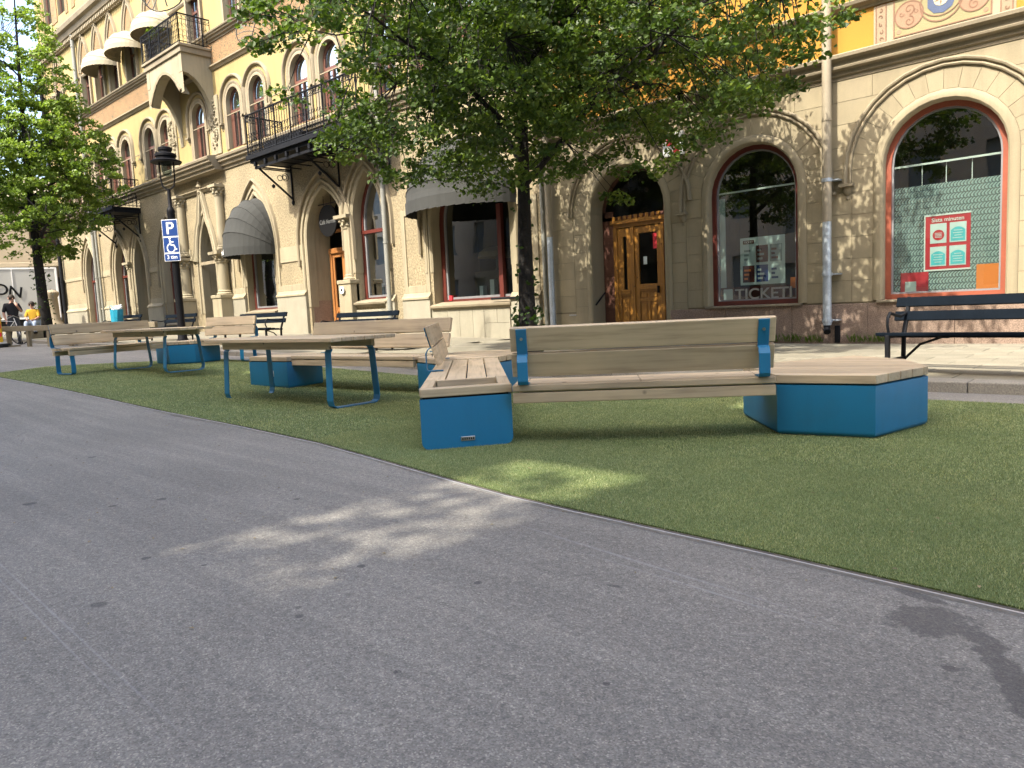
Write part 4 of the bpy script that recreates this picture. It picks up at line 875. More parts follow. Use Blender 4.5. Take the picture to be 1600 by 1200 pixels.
# second floor: shouldered windows under blind pointed arches
for o in SW:
    f = frame_mb(o, y+.13, .08, .07); f.box(o['cx']-.03, o['cx']+.03, y+.12, y+.19, o['sill'], o['spring']); f.box(o['cx']-.42, o['cx']+.42, y+.12, y+.2, 12.45, 12.53)
    fo = f.build('window', MAT['brownwood'], LB); poly_pane(o, y+.17, .03).build('pane', MAT['glass'], fo); poly_pane(o, y+.3, -.05).build('curtain', MAT['curtain'], fo)
    bl = P_(o['cx'], 1.05, 13.05, 13.1, 14.45)
    MB().mould(arc_path(bl, .0, 0), [(0, 0), (0, .06), (.07, .07), (.09, .03), (.13, .11), (.2, .12), (.22, 0)], y).build('arch_moulding', MAT['trim'], LB, smooth=True, fix=True)
    poly_pane(dict(bl, w=1.0, apex=14.4), y-.012).build('blind_arch_panel', MAT['ornband'], LB)
    for s in (-.56, .56): MB().box(o['cx']+s-.06, o['cx']+s+.06, y-.1, y, 11.4, 13.05).build('window_surround', MAT['trim'], LB)
for o in TW:
    fo = frame_mb(o, y+.13, .08, .07).build('window', MAT['brownwood'], LB); poly_pane(o, y+.17, .03).build('pane', MAT['glass'], fo); poly_pane(o, y+.3, -.05).build('curtain', MAT['curtain'], fo)
# pointed arch mouldings of the ground storey
for o in GR:
    d = 3.3-1.9 if o is not shop else 1.8; dr = max(.5, o['spring']-max(o['sill'], .4)-.9)
    MB().mould(arc_path(o, .0, dr), [(-.02, -.3), (-.02, .0), (.03, .03), (.09, .02), (.10, -.02), (.16, -.02), (.17, .05), (.24, .06), (.27, .0), (.27, -.01)], y).build('arch_moulding', MAT['cream_l'], LB, smooth=True, fix=True)
    if o not in (portal,):
        P = arc_path(o, .38, .75); MB().mould(P, [(0, 0), (0, .07), (.03, .1), (.08, .09), (.1, 0)], y).build('hood_mould', MAT['trim'], LB, smooth=True, fix=True)
# piers: smooth borders round the rough panels, impost bands, plinth blocks
def pier(a, b, ztop, zimp, cap=True):
    MB().box(a-.03, b+.03, y-.11, y+.02, -.3, ztop-.18).build('plinth_block', MAT['marble'], LB, bevel=.01)
    MB().mould([(a-.03, ztop-.18), (b+.03, ztop-.18)], [(0, 0), (0, .14), (.05, .14), (.10, .08), (.18, .04), (.19, 0)], y).build('plinth_moulding', MAT['cream_l'], LB, fix=True)
    if b-a > .8:
        s = MB(); s.box(a, a+.16, y-.035, y, ztop, zimp).box(b-.16, b, y-.035, y, ztop, zimp).box(a+.16, b-.16, y-.035, y, zimp-.16, zimp).box(a+.16, b-.16, y-.035, y, ztop, ztop+.2)
        s.build('pier_border', MAT['cream_l'], LB, bevel=.008)
pier(-12.28, -11.4, 1.35, 3.6); pier(-16.42, -15.32, 1.5, 3.8); pier(-17.2, -16.85, 1.5, 3.8); pier(-23.2, -21.45, 1.88, 3.0); pier(-26.4, -25.5, 1.95, 3.9); pier(-30.6, -29.7, 1.9, 3.9); pier(-34.25, -32.7, 1.9, 3.4); pier(-40.3, -38.2, 2.0, 3.6); pier(-45.5, -42.1, 2.0, 3.6)
for q in ((-23.2, -21.45, 3.0, 3.35), (-34.25, -32.7, 3.3, 3.45), (-40.3, -38.2, 3.4, 3.7)): MB().box(q[0], q[1], y-.03, y, q[2], q[3]).build('impost_band', MAT['cream_l'], LB)
k = -15.28
for i, wd in enumerate((.62, .46, .5, .42, .9)):
    if i < 4: MB().box(k+.003, k+wd-.003, y-.06, y+.02, -.2, 1.05).build('marble_panel', MAT['marble'], LB, bevel=.004)
    else:
        MB().box(k+.003, k+wd/2-.003, y-.06, y+.02, .62, 1.05).build('marble_panel', MAT['marble'], LB, bevel=.004); MB().box(k+wd/2+.003, k+wd-.003, y-.06, y+.02, .62, 1.05).build('marble_panel', MAT['marble'], LB, bevel=.004)
        MB().box(k+.003, k+wd-.003, y-.06, y+.02, -.2, .614).build('marble_panel', MAT['marble'], LB, bevel=.004)
    k += wd
MB().box(-18.8, -17.15, y-.06, y+.02, -.2, 1.12).build('marble_panel', MAT['marble'], LB, bevel=.004)
MB().box(-25.5, -23.3, y-.06, y+.02, -.2, 1.1).build('marble_panel', MAT['marble'], LB, bevel=.004); MB().box(-32.6, -30.7, y-.06, y+.02, -.2, .9).build('marble_panel', MAT['granite'], LB); MB().box(-38.1, -36.4, y-.06, y+.02, -.2, .9).build('marble_panel', MAT['marble'], LB); MB().box(-42.1, -40.3, y-.06, y+.02, -.2, .95).build('marble_panel', MAT['granite'], LB)
def sillb(a, b, z): MB().mould([(a, z), (b, z)], [(-.16, 0), (-.16, .05), (-.1, .07), (-.07, .15), (-.02, .16), (.03, .02), (.08, -.25), (.0, -.25)], y).build('window_sill', MAT['trim_dk'], LB, fix=True)
sillb(-15.25, -12.28, 1.13); sillb(-18.78, -17.2, 1.35); sillb(-25.45, -23.35, 1.25); sillb(-32.55, -30.8, .95); sillb(-38, -36.4, .95); sillb(-42, -40.4, 1.0)
# glazing
def glazing(o, d, mt, transom=None, mull=(), wd=.11):
    f = frame_mb(o, y+d-.1, wd, .1)
    if transom: f.box(o['cx']-o['w']/2, o['cx']+o['w']/2, y+d-.12, y+d, transom-.05, transom+.05)
    for m_ in mull: f.box(m_-.07, m_+.07, y+d-.13, y+d, o['sill'], o['spring']+.3)
    fo = f.build('shop_window', MAT[mt], LB); poly_pane(o, y+d-.03, .05).build('pane', MAT['glass'], fo); room(o, y+d+.02, 1.6).build('shop_room', MAT['dark'], fo)
    i2 = dict(o, w=o['w']-2*wd, sill=o['sill']+wd, apex=o['apex']-wd*1.15); frame_mb(i2, y+d-.07, .06, .05).build('inner_frame', MAT['grey'], fo); return fo
fs = glazing(shop, .42, 'redwood', None, (-12.95,), .14); glazing(wcafe, .4, 'redwood', 3.45, (), .13); glazing(wawn, .35, 'redwood', 3.4, (), .10); glazing(warch, .4, 'redwood', 3.3, (-31.65,), .1); glazing(lwin, .4, 'redwood', 3.3, (), .1); glazing(fwin, .35, 'redwood', 3.3, (), .1)
# goods in the cafe windows
for nm, lab, wx, bx in (('shelf_display', 'shelf of white cups and boxes standing behind the cafe window left of the grey downpipe', -17.9, 1), ('counter_display', 'dark counter with a lit dome behind the wide shop window under the tree', -13.9, 0)):
    t_ = thing(nm, lab, 'display', (wx, y+1.0, 1.2))
    if bx:
        s = MB().box(wx-.6, wx+.6, y+.8, y+1.1, 1.85, 1.9).box(wx-.6, wx-.55, y+.8, y+1.1, 1.2, 1.85).box(wx+.55, wx+.6, y+.8, y+1.1, 1.2, 1.85).build('shelf', MAT['grey'], t_)
        for q in range(7): MB().lathe(wx-.45+.15*q, y+.9, [(0, 1.9), (.05, 1.9), (.06, 2.0+.14*(q % 3)), (0, 2.0+.14*(q % 3))], 8).build('white_pot', MAT['white'], s)
        MB().box(wx+.1, wx+.2, y+.85, y+.95, 1.5, 1.7).box(wx-.1, wx-.02, y+.85, y+.95, 1.5, 1.72).build('white_box', MAT['paper'], t_)
    else:
        MB().box(wx-.7, wx+.5, y+1.0, y+1.4, 1.0, 2.0).build('counter', MAT['interior'], t_); MB().lathe(wx, y+1.2, [(.55, 2.35), (.5, 2.5), (.3, 2.62), (0, 2.66)], 14).build('dome', MAT['sand'], t_); MB().lathe(wx, y+1.2, [(.08, 2.0), (.05, 2.1), (.05, 2.35)], 8).build('dome_stem', MAT['grey'], t_)
        MB().box(wx+.05, wx+.2, y+.8, y+.95, 1.1, 1.75).box(wx-.35, wx-.22, y+.8, y+.95, 1.1, 1.6).build('bottle_box', MAT['paper'], t_); MB().box(-14.95, -14.83, y+.3, y+.36, 1.25, 1.38).build('red_cup', MAT['red'], t_)
# cafe door
DZ = y+.88; d = MB()
for a, b in ((-21.25, -21.13), (-20.5, -20.4), (-19.3, -19.15)): d.box(a, b, DZ-.08, DZ+.05, .1, 3.15)
d.box(-21.25, -19.15, DZ-.1, DZ+.05, 3.03, 3.2); d.box(-21.25, -19.15, DZ-.05, DZ+.05, 3.7, 3.8)
cd_ = d.build('cafe_door', MAT['teak'], LB, bevel=.008)
d = MB()
for a, b in ((-21.13, -20.5), (-20.4, -19.85), (-19.85, -19.3)):
    d.box(a, a+.1, DZ-.04, DZ+.02, .2, 3.03).box(b-.1, b, DZ-.04, DZ+.02, .2, 3.03).box(a+.1, b-.1, DZ-.04, DZ+.02, 2.9, 3.03).box(a+.1, b-.1, DZ-.04, DZ+.02, 1.1, 1.25).box(a+.1, b-.1, DZ-.015, DZ+.02, .2, 1.1)
    d.box(a+.16, b-.16, DZ-.03, DZ-.015, .3, .62).box(a+.16, b-.16, DZ-.03, DZ-.015, .7, 1.0)
d.build('door_leaf', MAT['teak'], cd_, bevel=.005); MB().quad((-21.2, DZ, 1.2), (-19.2, DZ, 1.2), (-19.2, DZ, 4.9), (-21.2, DZ, 4.9)).build('door_glass', MAT['glass'], cd_); room(cdoor, DZ+.05, 1.5).build('shop_room', MAT['dark'], cd_)
MB().box(-21.3, -19.1, y-.02, y+.95, -.2, .12).build('door_step', MAT['granite'], LB)
MB().box(-21.3, -21.29, y+.1, y+.8, .1, 1.5).build('stone_lining', MAT['granite'], LB)
d = MB()
for a in (-35.6, -35.0, -34.45): d.box(a-.06, a+.06, y+.5, y+.58, .3, 3.0)
d.box(-35.62, -34.38, y+.5, y+.58, 2.9, 3.05).box(-35.6, -34.4, y+.5, y+.56, .3, 1.2)
ld = d.build('side_door', MAT['brownwood'], LB); poly_pane(ldoor, y+.55).build('door_glass', MAT['glass'], ld); room(ldoor, y+.6, 1.2).build('shop_room', MAT['dark'], ld)
# portal: gate, ogee hood, columns
g = MB()
for xx in (-28.75, -28.54, -28.32, -28.1, -27.88): g.tube([(xx, y+.95, .3), (xx, y+.95, 3.3)], .022, 5)
for z in (.45, 1.2, 2.3, 3.2): g.box(-28.93, -27.7, y+.93, y+.97, z-.03, z+.03)
g.box(-28.38, -28.26, y+.9, y+.98, .3, 3.7)
pg = g.build('gate', MAT['iron'], LB); room(portal, y+1.2, 1).build('portal_room', MAT['interior'], LB)
og = [(-29.05, 3.35)]
for i in range(9): t_ = i/8; og.append((-29.05+.73*t_**1.15, 3.35+1.55*(1-(1-t_)**2) if t_ < .75 else 3.35+1.55*(1-.0625)+(t_-.75)*3.4))
og[-1] = (-28.32, 5.85); og2 = og+[(2*-28.32-x_, z_) for x_, z_ in reversed(og[:-1])]
MB().mould(og2, [(.0, 0), (0, .05), (.04, .10), (.12, .11), (.15, .05), (.22, .12), (.28, .10), (.3, 0)], y-.02).build('ogee_hood', MAT['cream_l'], LB, smooth=True, fix=True)
fl = MB().lathe(-28.32, y-.1, [(.03, 5.8), (.1, 5.95), (.05, 6.05), (.13, 6.15), (.06, 6.25), (.08, 6.32), (0, 6.4)], 8); fl.build('finial', MAT['trim'], LB, smooth=True)
MB().mould([(-30.3, 6.0), (-26.6, 6.0)], [(-.08, 0), (-.08, .06), (-.02, .1), (.03, .16), (.06, .16), (.09, 0)], y).build('cornice', MAT['trim'], LB, fix=True)
MB().box(-29.35, -27.3, y-.015, y+.02, 3.2, 3.32).build('impost_band', MAT['trim'], LB)
def column(cx, yc, z0, z1, r_, ped):
    c = MB().lathe(cx, yc, [(r_*1.35, z0), (r_*1.4, z0+.05), (r_*1.15, z0+.1), (r_*1.2, z0+.14), (r_, z0+.18), (r_*.94, z1-.42), (r_*1.08, z1-.40), (r_*1.08, z1-.36), (r_*.95, z1-.35), (r_*1.1, z1-.2), (r_*1.5, z1-.1)], 14)
    c.box(cx-r_*1.65, cx+r_*1.65, yc-r_*1.65, yc+r_*1.65, z1-.1, z1)
    co = c.build('column', MAT['cream_l'], LB, smooth=True, fix=True)
    lv = MB()
    for row_ in (0, 1):
        for i in range(8):
            a = 2*math.pi*(i+.5*row_)/8; rr = r_*(1.02+.22*row_); zz = z1-.34+.12*row_; cx2, cy2 = cx+rr*math.cos(a), yc+rr*math.sin(a)
            lv.obox((cx2, cy2, zz+.05), (math.cos(a)*.045, math.sin(a)*.045, .035), (-math.sin(a)*.05, math.cos(a)*.05, 0), (-.02*math.cos(a), -.02*math.sin(a), .06))
    lv.build('capital_leaves', MAT['cream_l'], co, bevel=.012)
    if ped: p = MB().box(cx-r_*1.6, cx+r_*1.6, yc-r_*1.6, y+.1, -.2, z0-.12); p.box(cx-r_*1.75, cx+r_*1.75, yc-r_*1.75, y+.1, z0-.12, z0); p.build('pedestal', MAT['cream_l'], LB, bevel=.012)
column(-19.05, y+.1, 2.05, 4.0, .2, True); column(-36.1, y+.1, 1.3, 3.85, .2, True)
for cx in (-30.0, -26.75): column(cx, y-.2, 1.95, 3.55, .22, True); column(cx, y-.12, 3.62, 6.0, .17, False)
MB().box(-19.3, -18.75, y-.05, y+.4, 4.0, 4.4).build('pier_border', MAT['cream_l'], LB); MB().box(-36.35, -35.8, y-.02, y+.4, 3.85, 4.2).build('pier_border', MAT['cream_l'], LB)
# carved relief panels beside the bay
for cx in (-30.35, -26.75):
    MB().box(cx-.38, cx+.38, y-.06, y, 7.1, 9.2).build('relief_panel', MAT['cream_l'], LB, bevel=.02); rl = MB()
    for i in range(70):
        a = random.uniform(0, 6.28); q = random.random()**.6; xx, zz = cx+.3*q*math.cos(a)*(1 if True else 0), 8.15+.88*q*math.sin(a); r_ = random.uniform(.03, .075)
        rl.obox((xx, y-.07, zz), (r_*math.cos(a*3), .0, r_*math.sin(a*3)), (-r_*.5*math.sin(a*3), 0, r_*.5*math.cos(a*3)), (0, .05, 0))
    rl.build('relief_carving', MAT['cream_l'], LB, bevel=.015, kind='stuff')
# wrought-iron balconies
def rail_panel(mb, p0, p1, z0, z1, pitch=.14):
    p0, p1 = Vector(p0), Vector(p1); L = (p1-p0).length; n_ = max(2, int(L/pitch)); d = (p1-p0)/n_
    mb.tube([(p0.x, p0.y, z1), (p1.x, p1.y, z1)], .028, 6); mb.tube([(p0.x, p0.y, z0+.06), (p1.x, p1.y, z0+.06)], .016, 5); mb.tube([(p0.x, p0.y, z1-.18), (p1.x, p1.y, z1-.18)], .012, 4)
    for i in range(n_+1):
        q = p0+d*i; mb.tube([(q.x, q.y, z0), (q.x, q.y, z1)], .026 if i % 6 == 0 else .010, 4)
        if i < n_:
            c = q+d*.5; dn = d.normalized()
            for zc, rr in ((z0+.22, .055), (z0+.42, .045), (z1-.09, .05), (z0+.62, .05)):
                pts = [(c.x+dn.x*rr*math.cos(a), c.y+dn.y*rr*math.cos(a), zc+rr*math.sin(a)) for a in [k*math.pi/4+.3*i for k in range(7)]]; mb.tube(pts, .009, 3, cap=False)
def iron_balcony(x0, x1, p, zs, zr, brk):
    b = MB().box(x0, x1, y-p, y, zs-.06, zs).box(x0-.03, x1+.03, y-p-.05, y-p, zs-.12, zs+.02).box(x0+.05, x1-.05, y-p+.05, y, zs-.22, zs-.06)
    bo = b.build('balcony', MAT['iron'], LB)
    r_ = MB(); rail_panel(r_, (x0, y-p+.03, 0), (x1, y-p+.03, 0), zs+.02, zr); rail_panel(r_, (x0, y, 0), (x0, y-p+.03, 0), zs+.02, zr); rail_panel(r_, (x1, y-p+.03, 0), (x1, y, 0), zs+.02, zr)
    r_.build('railing', MAT['iron'], bo)
    bk = MB(); bk.box(x0+.25, x1-.2, y-p+.08, y-p+.14, zs-.42, zs-.34)
    for q in brk:
        bk.tube([(q, y-p+.1, zs-.38), (q, y-.03, zs-1.28)], .035, 5); bk.tube([(q, y-.03, zs-.1), (q, y-.03, zs-1.35)], .03, 5); bk.tube([(q, y-p+.1, zs-.36), (q, y-.03, zs-.36)], .025, 5)
        for c_, rr in ((.25, .12), (.45, .09), (.28, .07)):
            bk.tube([(q, y-c_-rr*math.cos(a), zs-.55-.2*c_+rr*math.sin(a)) for a in [k*math.pi/4 for k in range(8)]], .012, 4, True)
        bk.lathe(q, y-.7, [(0, zs-1.0), (.05, zs-.95), (.06, zs-.9), (0, zs-.84)], 6); bk.lathe(q, y-.03, [(0, zs-1.5), (.05, zs-1.42), (.05, zs-1.36), (0, zs-1.3)], 6)
    for i in range(int((x1-x0)/.62)):
        q = x0+.35+.62*i; bk.box(q-.05, q+.05, y-p+.02, y-p+.1, zs-.34, zs-.2); bk.tube([(q, y-p+.1, zs-.40), (q, y, zs-.40)], .022, 4)
    bk.build('bracket', MAT['iron'], bo)
iron_balcony(-22.25, -16.4, 1.3, 6.13, 7.38, (-21.85, -19.2, -16.75))
iron_balcony(-37.7, -34.25, 1.15, 6.1, 7.3, (-37.4, -34.5))
MB().box(-21.7, -19.6, y-1.0, y-.5, 6.15, 6.5).build('flower_box', MAT['iron'], LB)
# stone balcony with its corbelled arch
BX0, BX1, BP = -29.8, -26.6, 1.15
b = MB().box(BX0, BX1, y-BP, y, 10.95, 11.15).box(BX0-.05, BX1+.05, y-BP-.06, y, 11.15, 11.25)
sb = b.build('stone_balcony', MAT['trim_dk'], LB, bevel=.015)
for xa in (BX0+.08, BX1-.33):
    P = [(y, 10.95), (y-BP+.05, 10.95), (y-BP+.05, 10.3)]+[(y-(BP-.05)*(1-math.sin(i*math.pi/16)*.98)-.0, 10.3-2.0*(1-math.cos(i*math.pi/16))) for i in range(1, 9)]+[(y, 8.3)]
    c = MB(); n_ = len(P); c.add([(xa, a, z) for a, z in P]+[(xa+.25, a, z) for a, z in P], [tuple(range(n_)), tuple(range(2*n_-1, n_-1, -1))]+[(i, (i+1) % n_, n_+(i+1) % n_, n_+i) for i in range(n_)])
    c.build('console', MAT['cream_l'], sb, fix=True)
ab = dict(cx=(BX0+BX1)/2, w=BX1-BX0-.7, sill=9.6, spring=9.65, kind='seg', apex=10.5); fr_ = MB(); wall_band(fr_, BX0+.08, BX1-.08, 9.6, 10.95, [ab], y-BP+.06); reveal(fr_, ab, .3, y-BP+.06, False)
fr_.build('balcony_arch', MAT['cream_l'], sb)
MB().mould(arc_path(ab, 0, 0), [(0, 0), (.0, .05), (.1, .06), (.12, 0)], y-BP+.05).build('arch_moulding', MAT['trim'], sb, fix=True)
r_ = MB(); rail_panel(r_, (BX0, y-BP, 0), (BX1, y-BP, 0), 11.25, 12.25, .13); rail_panel(r_, (BX0, y, 0), (BX0, y-BP, 0), 11.25, 12.25, .13); rail_panel(r_, (BX1, y-BP, 0), (BX1, y, 0), 11.25, 12.25, .13); r_.build('railing', MAT['iron'], sb)
bs = MB()
for i in range(60): bs.add(*(lambda a, x_, z_: ([(x_, a, z_), (x_+.09, a-.03, z_+.03), (x_+.03, a+.04, z_+.12)], [(0, 1, 2)]))(y-BP+.1+random.uniform(-.1, .15), random.uniform(BX0+.2, BX0+1.6), random.uniform(12.05, 12.45)))
bs.build('balcony_plants', MAT['leaf2'], sb, kind='stuff')
tall = MB()
for i in range(420):
    a = random.uniform(0, 6.28); q = random.random(); tall.add([(-27.4+.32*q*math.cos(a), y-.55+.3*q*math.sin(a), 11.3+1.9*random.random())]*1+[(-27.4+.32*q*math.cos(a)+.08, y-.55+.3*q*math.sin(a), 11.35+1.9*random.random())]+[(-27.4+.3*q*math.cos(a), y-.6, 11.3+2.0*random.random())], [(0, 1, 2)])
sb.location.z -= .42
# awnings: folding half-domes
def dome_awning(cx, a, p, h, z0, mat, val, ribs=5, txt=None):
    mb = MB(); nt_, np_ = 20, 4*ribs; b = len(mb.v)
    for i in range(np_+1):
        ph = math.pi/2*i/np_; pinch = 1-.022*abs(math.sin(math.pi*ribs*i/np_))
        for j in range(nt_+1):
            t_ = math.pi*j/nt_; s = math.sin(t_)*pinch; mb.v.append((cx+a*math.cos(t_), y-.03-p*s*math.sin(ph), z0+h*s*math.cos(ph)))
    for i in range(np_):
        for j in range(nt_): q = b+i*(nt_+1)+j; mb.f.append((q, q+1, q+nt_+2, q+nt_+1))
    o = mb.build('awning', mat, LB, smooth=False)
    v = MB()
    for j in range(nt_):
        P = []
        for jj in (j, j+1):
            t_ = math.pi*jj/nt_; P.append((cx+a*1.01*math.cos(t_), y-.03-p*1.01*math.sin(t_), z0))
        w_ = .03*(j % 2)
        v.quad((P[0][0], P[0][1], z0-val), (P[1][0], P[1][1], z0-val-.02), (P[1][0], P[1][1], z0+.01), (P[0][0], P[0][1], z0+.01))
    v.build('valance', mat, o)
    rb = MB()
    for i in range(ribs+1):
        ph = math.pi/2*i/ribs; rb.tube([(cx+a*math.cos(math.pi*j/20), y-.03-p*math.sin(math.pi*j/20)*math.sin(ph)*1.003, z0+h*math.sin(math.pi*j/20)*math.cos(ph)*1.003) for j in range(21)], .014, 4)
    rb.build('awning_rib', mat, o); return o
aw = dome_awning(-24.4, 1.22, 1.15, 1.75, 3.45, MAT['awning'], .26)
tx = text_mb('Normal', .22, .003); xs_ = [v[0] for v in tx.v]; kx = .75/(max(xs_)-min(xs_))
def onrim(v):
    t_ = math.pi-(.95+ (v[0]*kx+.375)*.62); q = 1.03; return (-24.4+1.22*q*math.cos(t_), y-.03-1.15*q*math.sin(t_)-v[2], 3.32+v[1]*kx*1.0)
tx.v = [onrim(v) for v in tx.v]; tx.build('valance_lettering', MAT['white'], aw)
dome_awning(-13.85, 1.8, 1.2, 1.5, 3.78, MAT['awning'], .28, 6)
for cx in (-30.75, -33.6, -36.4): dome_awning(cx, 1.15, 1.0, .75, 12.55, MAT['awning_cr'], .16, 4)
# downpipes
def lpipe(x, z0, z1, mt, r_=.075):
    pp = MB(); pipe(pp, x, z0, z1, r_, .15)
    for z in np.arange(z0+.6, z1, 2.2): pp.tube([(x, y-.15, z-.03), (x, y-.15, z+.03)], r_*1.2, 8)
    pp.build('downpipe', mt, LB, smooth=True)
lpipe(-16.98, .2, 20, MAT['pipe_gr'], .07); lpipe(-40.0, .6, 15, MAT['pipe_gr'], .09); lpipe(-45.3, .7, 15, MAT['iron'], .1); lpipe(-39.6, .6, 6.3, MAT['pipe_gr'], .06)
MB().tube([(-12.9, y-.15, 1.22), (-12.28, y-.15, 1.22), (-11.5, y-.12, 1.2)], .03, 6).build('rail_pipe', MAT['iron'], LB)
MB().box(-43, -41.9, y-.5, y, -.2, 1.15).box(-43, -41.6, y-.9, y-.5, -.2, 1.0).build('door_step', MAT['granite'], LB)
# round cafe signs
for nm, lab, cx, cz, yy, rr, t_ in (('round_sign', 'round black cafe sign with white lettering hanging in the arch over the orange-brown door', -20.35, 4.0, y+.25, .5, True), ('round_sign', 'round black disc hanging inside the top of the cafe window', -17.8, 3.95, y+.5, .38, False)):
    s = thing(nm, lab, 'sign', (cx, yy, cz)); d = MB(); n_ = 28
    d.xzprism([(cx+rr*math.cos(-2*math.pi*i/n_), cz+rr*math.sin(-2*math.pi*i/n_)) for i in range(n_)], yy-.03, yy+.03); d.build('disc', MAT['black'], s)
    d = MB()
    for a in (-.2, .2): d.tube([(cx+a, yy, cz+rr*.85), (cx+a, yy, cz+rr+.3)], .01, 4)
    d.box(cx-.7, cx+.7, yy-.015, yy+.015, cz+rr+.02, cz+rr+.05)
    d.build('hanger', MAT['iron'], s)
    if t_: wall_text('Café Normal', .2, cx, yy-.032, cz-.02, .86, .002).build('lettering', MAT['steel'], s)
t_ = thing('round_plate', 'small white round plate on the pedestal beside the orange-brown cafe door', 'sign', (-19.12, y-.27, 1.75)); MB().xzprism([(-19.12+.12*math.cos(-2*math.pi*i/20), 1.75+.12*math.sin(-2*math.pi*i/20)) for i in range(20)], y-.28, y-.26).build('plate', MAT['white'], t_); ringf(MB(), -19.12, 1.75, .085, .015, y-.283).box(-19.16, -19.08, y-.284, y-.28, 1.71, 1.79).build('plate_symbol', MAT['black'], t_)
# ---------------------------------------------------------------- modular turf furniture
V3 = Vector
def plank(parent, a, b, wd, th, name='plank', mat=None, bev=.006, tilt=None):
    """board from a to b (centre of its top face), wd wide, th thick; its grain runs along it"""
    a, b = V3(a), V3(b); L = (b-a).length; x = (b-a).normalized(); z = V3((0, 0, 1)) if tilt is None else V3(tilt)
    yv = z.cross(x).normalized(); z = x.cross(yv).normalized()
    me = MB().box(-L/2, L/2, -wd/2, wd/2, -th, 0).mesh(name, bevel=bev, seg=2)
    o = bpy.data.objects.new(name, me); COL.objects.link(o); me.materials.append(mat or MAT['plank'])
    mw = Matrix((x, yv, z)).transposed().to_4x4(); mw.translation = (a+b)/2-wl(parent)
    o.parent = parent; o.matrix_local = mw; return o
def polyplank(parent, poly, z0, z1, direction):
    cx = sum(p[0] for p in poly)/len(poly); cy = sum(p[1] for p in poly)/len(poly); a = math.atan2(direction[1], direction[0]); c, s = math.cos(-a), math.sin(-a)
    loc = [((x-cx)*c-(y_-cy)*s, (x-cx)*s+(y_-cy)*c) for x, y_ in poly]
    me = MB().prism(loc, z0-z1, 0).mesh('plank', bevel=.005, seg=2); me.materials.append(MAT['plank'])
    o = bpy.data.objects.new('plank', me); COL.objects.link(o); o.parent = parent; o.location = V3((cx, cy, z1))-wl(parent); o.rotation_euler = (0, 0, a); return o
def block(root, poly, zb, zt, direction, wd=.155, skip=None, top_planks=True, topw=.06):
    """folded steel box with rounded lower edges, black gap and plank top"""
    me = MB().prism(poly, zb, zt-topw-.012, True, True).mesh('steel_box', wl(root))
    bm = bmesh.new(); bm.from_mesh(me); ed = [e for e in bm.edges if all(abs(v.co.z-(zb-wl(root).z)) < 1e-5 for v in e.verts)]
    bmesh.ops.bevel(bm, geom=ed, offset=.04, segments=4, profile=.5, affect='EDGES'); 
    bm.to_mesh(me); bm.free()
    o = link('steel_box', me, MAT['bluesteel'], root, wl(root), True)
    cx = sum(p[0] for p in poly)/len(poly); cy = sum(p[1] for p in poly)/len(poly); sh = [(cx+(x-cx)*.94, cy+(y_-cy)*.94) for x, y_ in poly]
    MB().prism(sh, zt-topw-.012, zt-topw+.001).build('gap_frame', MAT['shadowgap'], root)
    if top_planks:
        dx, dy = direction; nx, ny = -dy, dx; ts = [x*nx+y_*ny for x, y_ in poly]; lo, hi = min(ts), max(ts); k = max(1, round((hi-lo)/wd)); w_ = (hi-lo)/k
        for i in range(k):
            q = clip(clip(poly, -nx, -ny, -(lo+w_*i+.0065)), nx, ny, lo+w_*(i+1)-.0065)
            if len(q) >= 3: polyplank(root, q, zt-topw, zt, direction)
    return o
def norm2(a, b):
    d = V3((b[0]-a[0], b[1]-a[1], 0)); d.normalize(); return d
BOARD_H = .174
def backrest(root, a, b, out, zs, bratt=(.12, .88)):
    """two tilted boards between a and b; `out` points away from the sitter"""
    a, b, out = V3(a), V3(b), V3(out); x = (b-a).normalized()
    tilt = (out*.10+V3((0, 0, .37))).normalized(); face = x.cross(tilt); face = face if face.dot(out) > 0 else -face
    base0 = zs+.06
    for k in range(2):
        lo = .0+k*(BOARD_H+.018); c = lo+BOARD_H/2
        p = [q-out*.085+V3((0, 0, base0-q.z))+tilt*c+face*.022 for q in (a, b)]
        plank(root, p[0], p[1], BOARD_H, .044, 'back_board', tilt=face)
    L = (b-a).length
    for f in bratt:
        q = a+x*(L*f); m_ = MB(); w_ = .075
        bar = [q-out*.085+V3((0, 0, base0-q.z))+face*.030+tilt*t_ for t_ in (.36, .2, .17)]
        c1 = bar[-1]; v_ = q+out*.035; P = list(bar)
        zc = c1.z-.02
        P += [V3((c1.x, c1.y, zc+.012))+out*.02, V3((v_.x, v_.y, zc+.004))-out*.018, V3((v_.x, v_.y, zc-.03)), V3((v_.x, v_.y, zs+.03)), V3((v_.x, v_.y, zs+.009))-out*.012, V3((v_.x, v_.y, zs+.006))-out*.15]
        m_.bar(P, x, w_, .009)
        m_.build('back_bracket', MAT['bluesteel'], root, bevel=.002)
        bl = MB()
        for t_ in (.1, .29):
            e = q-out*.085+V3((0, 0, base0-q.z))+face*.036+tilt*t_; bl.tube([e, e+face*.008], .011, 8)
        bl.build('bolt', MAT['steel'], root)
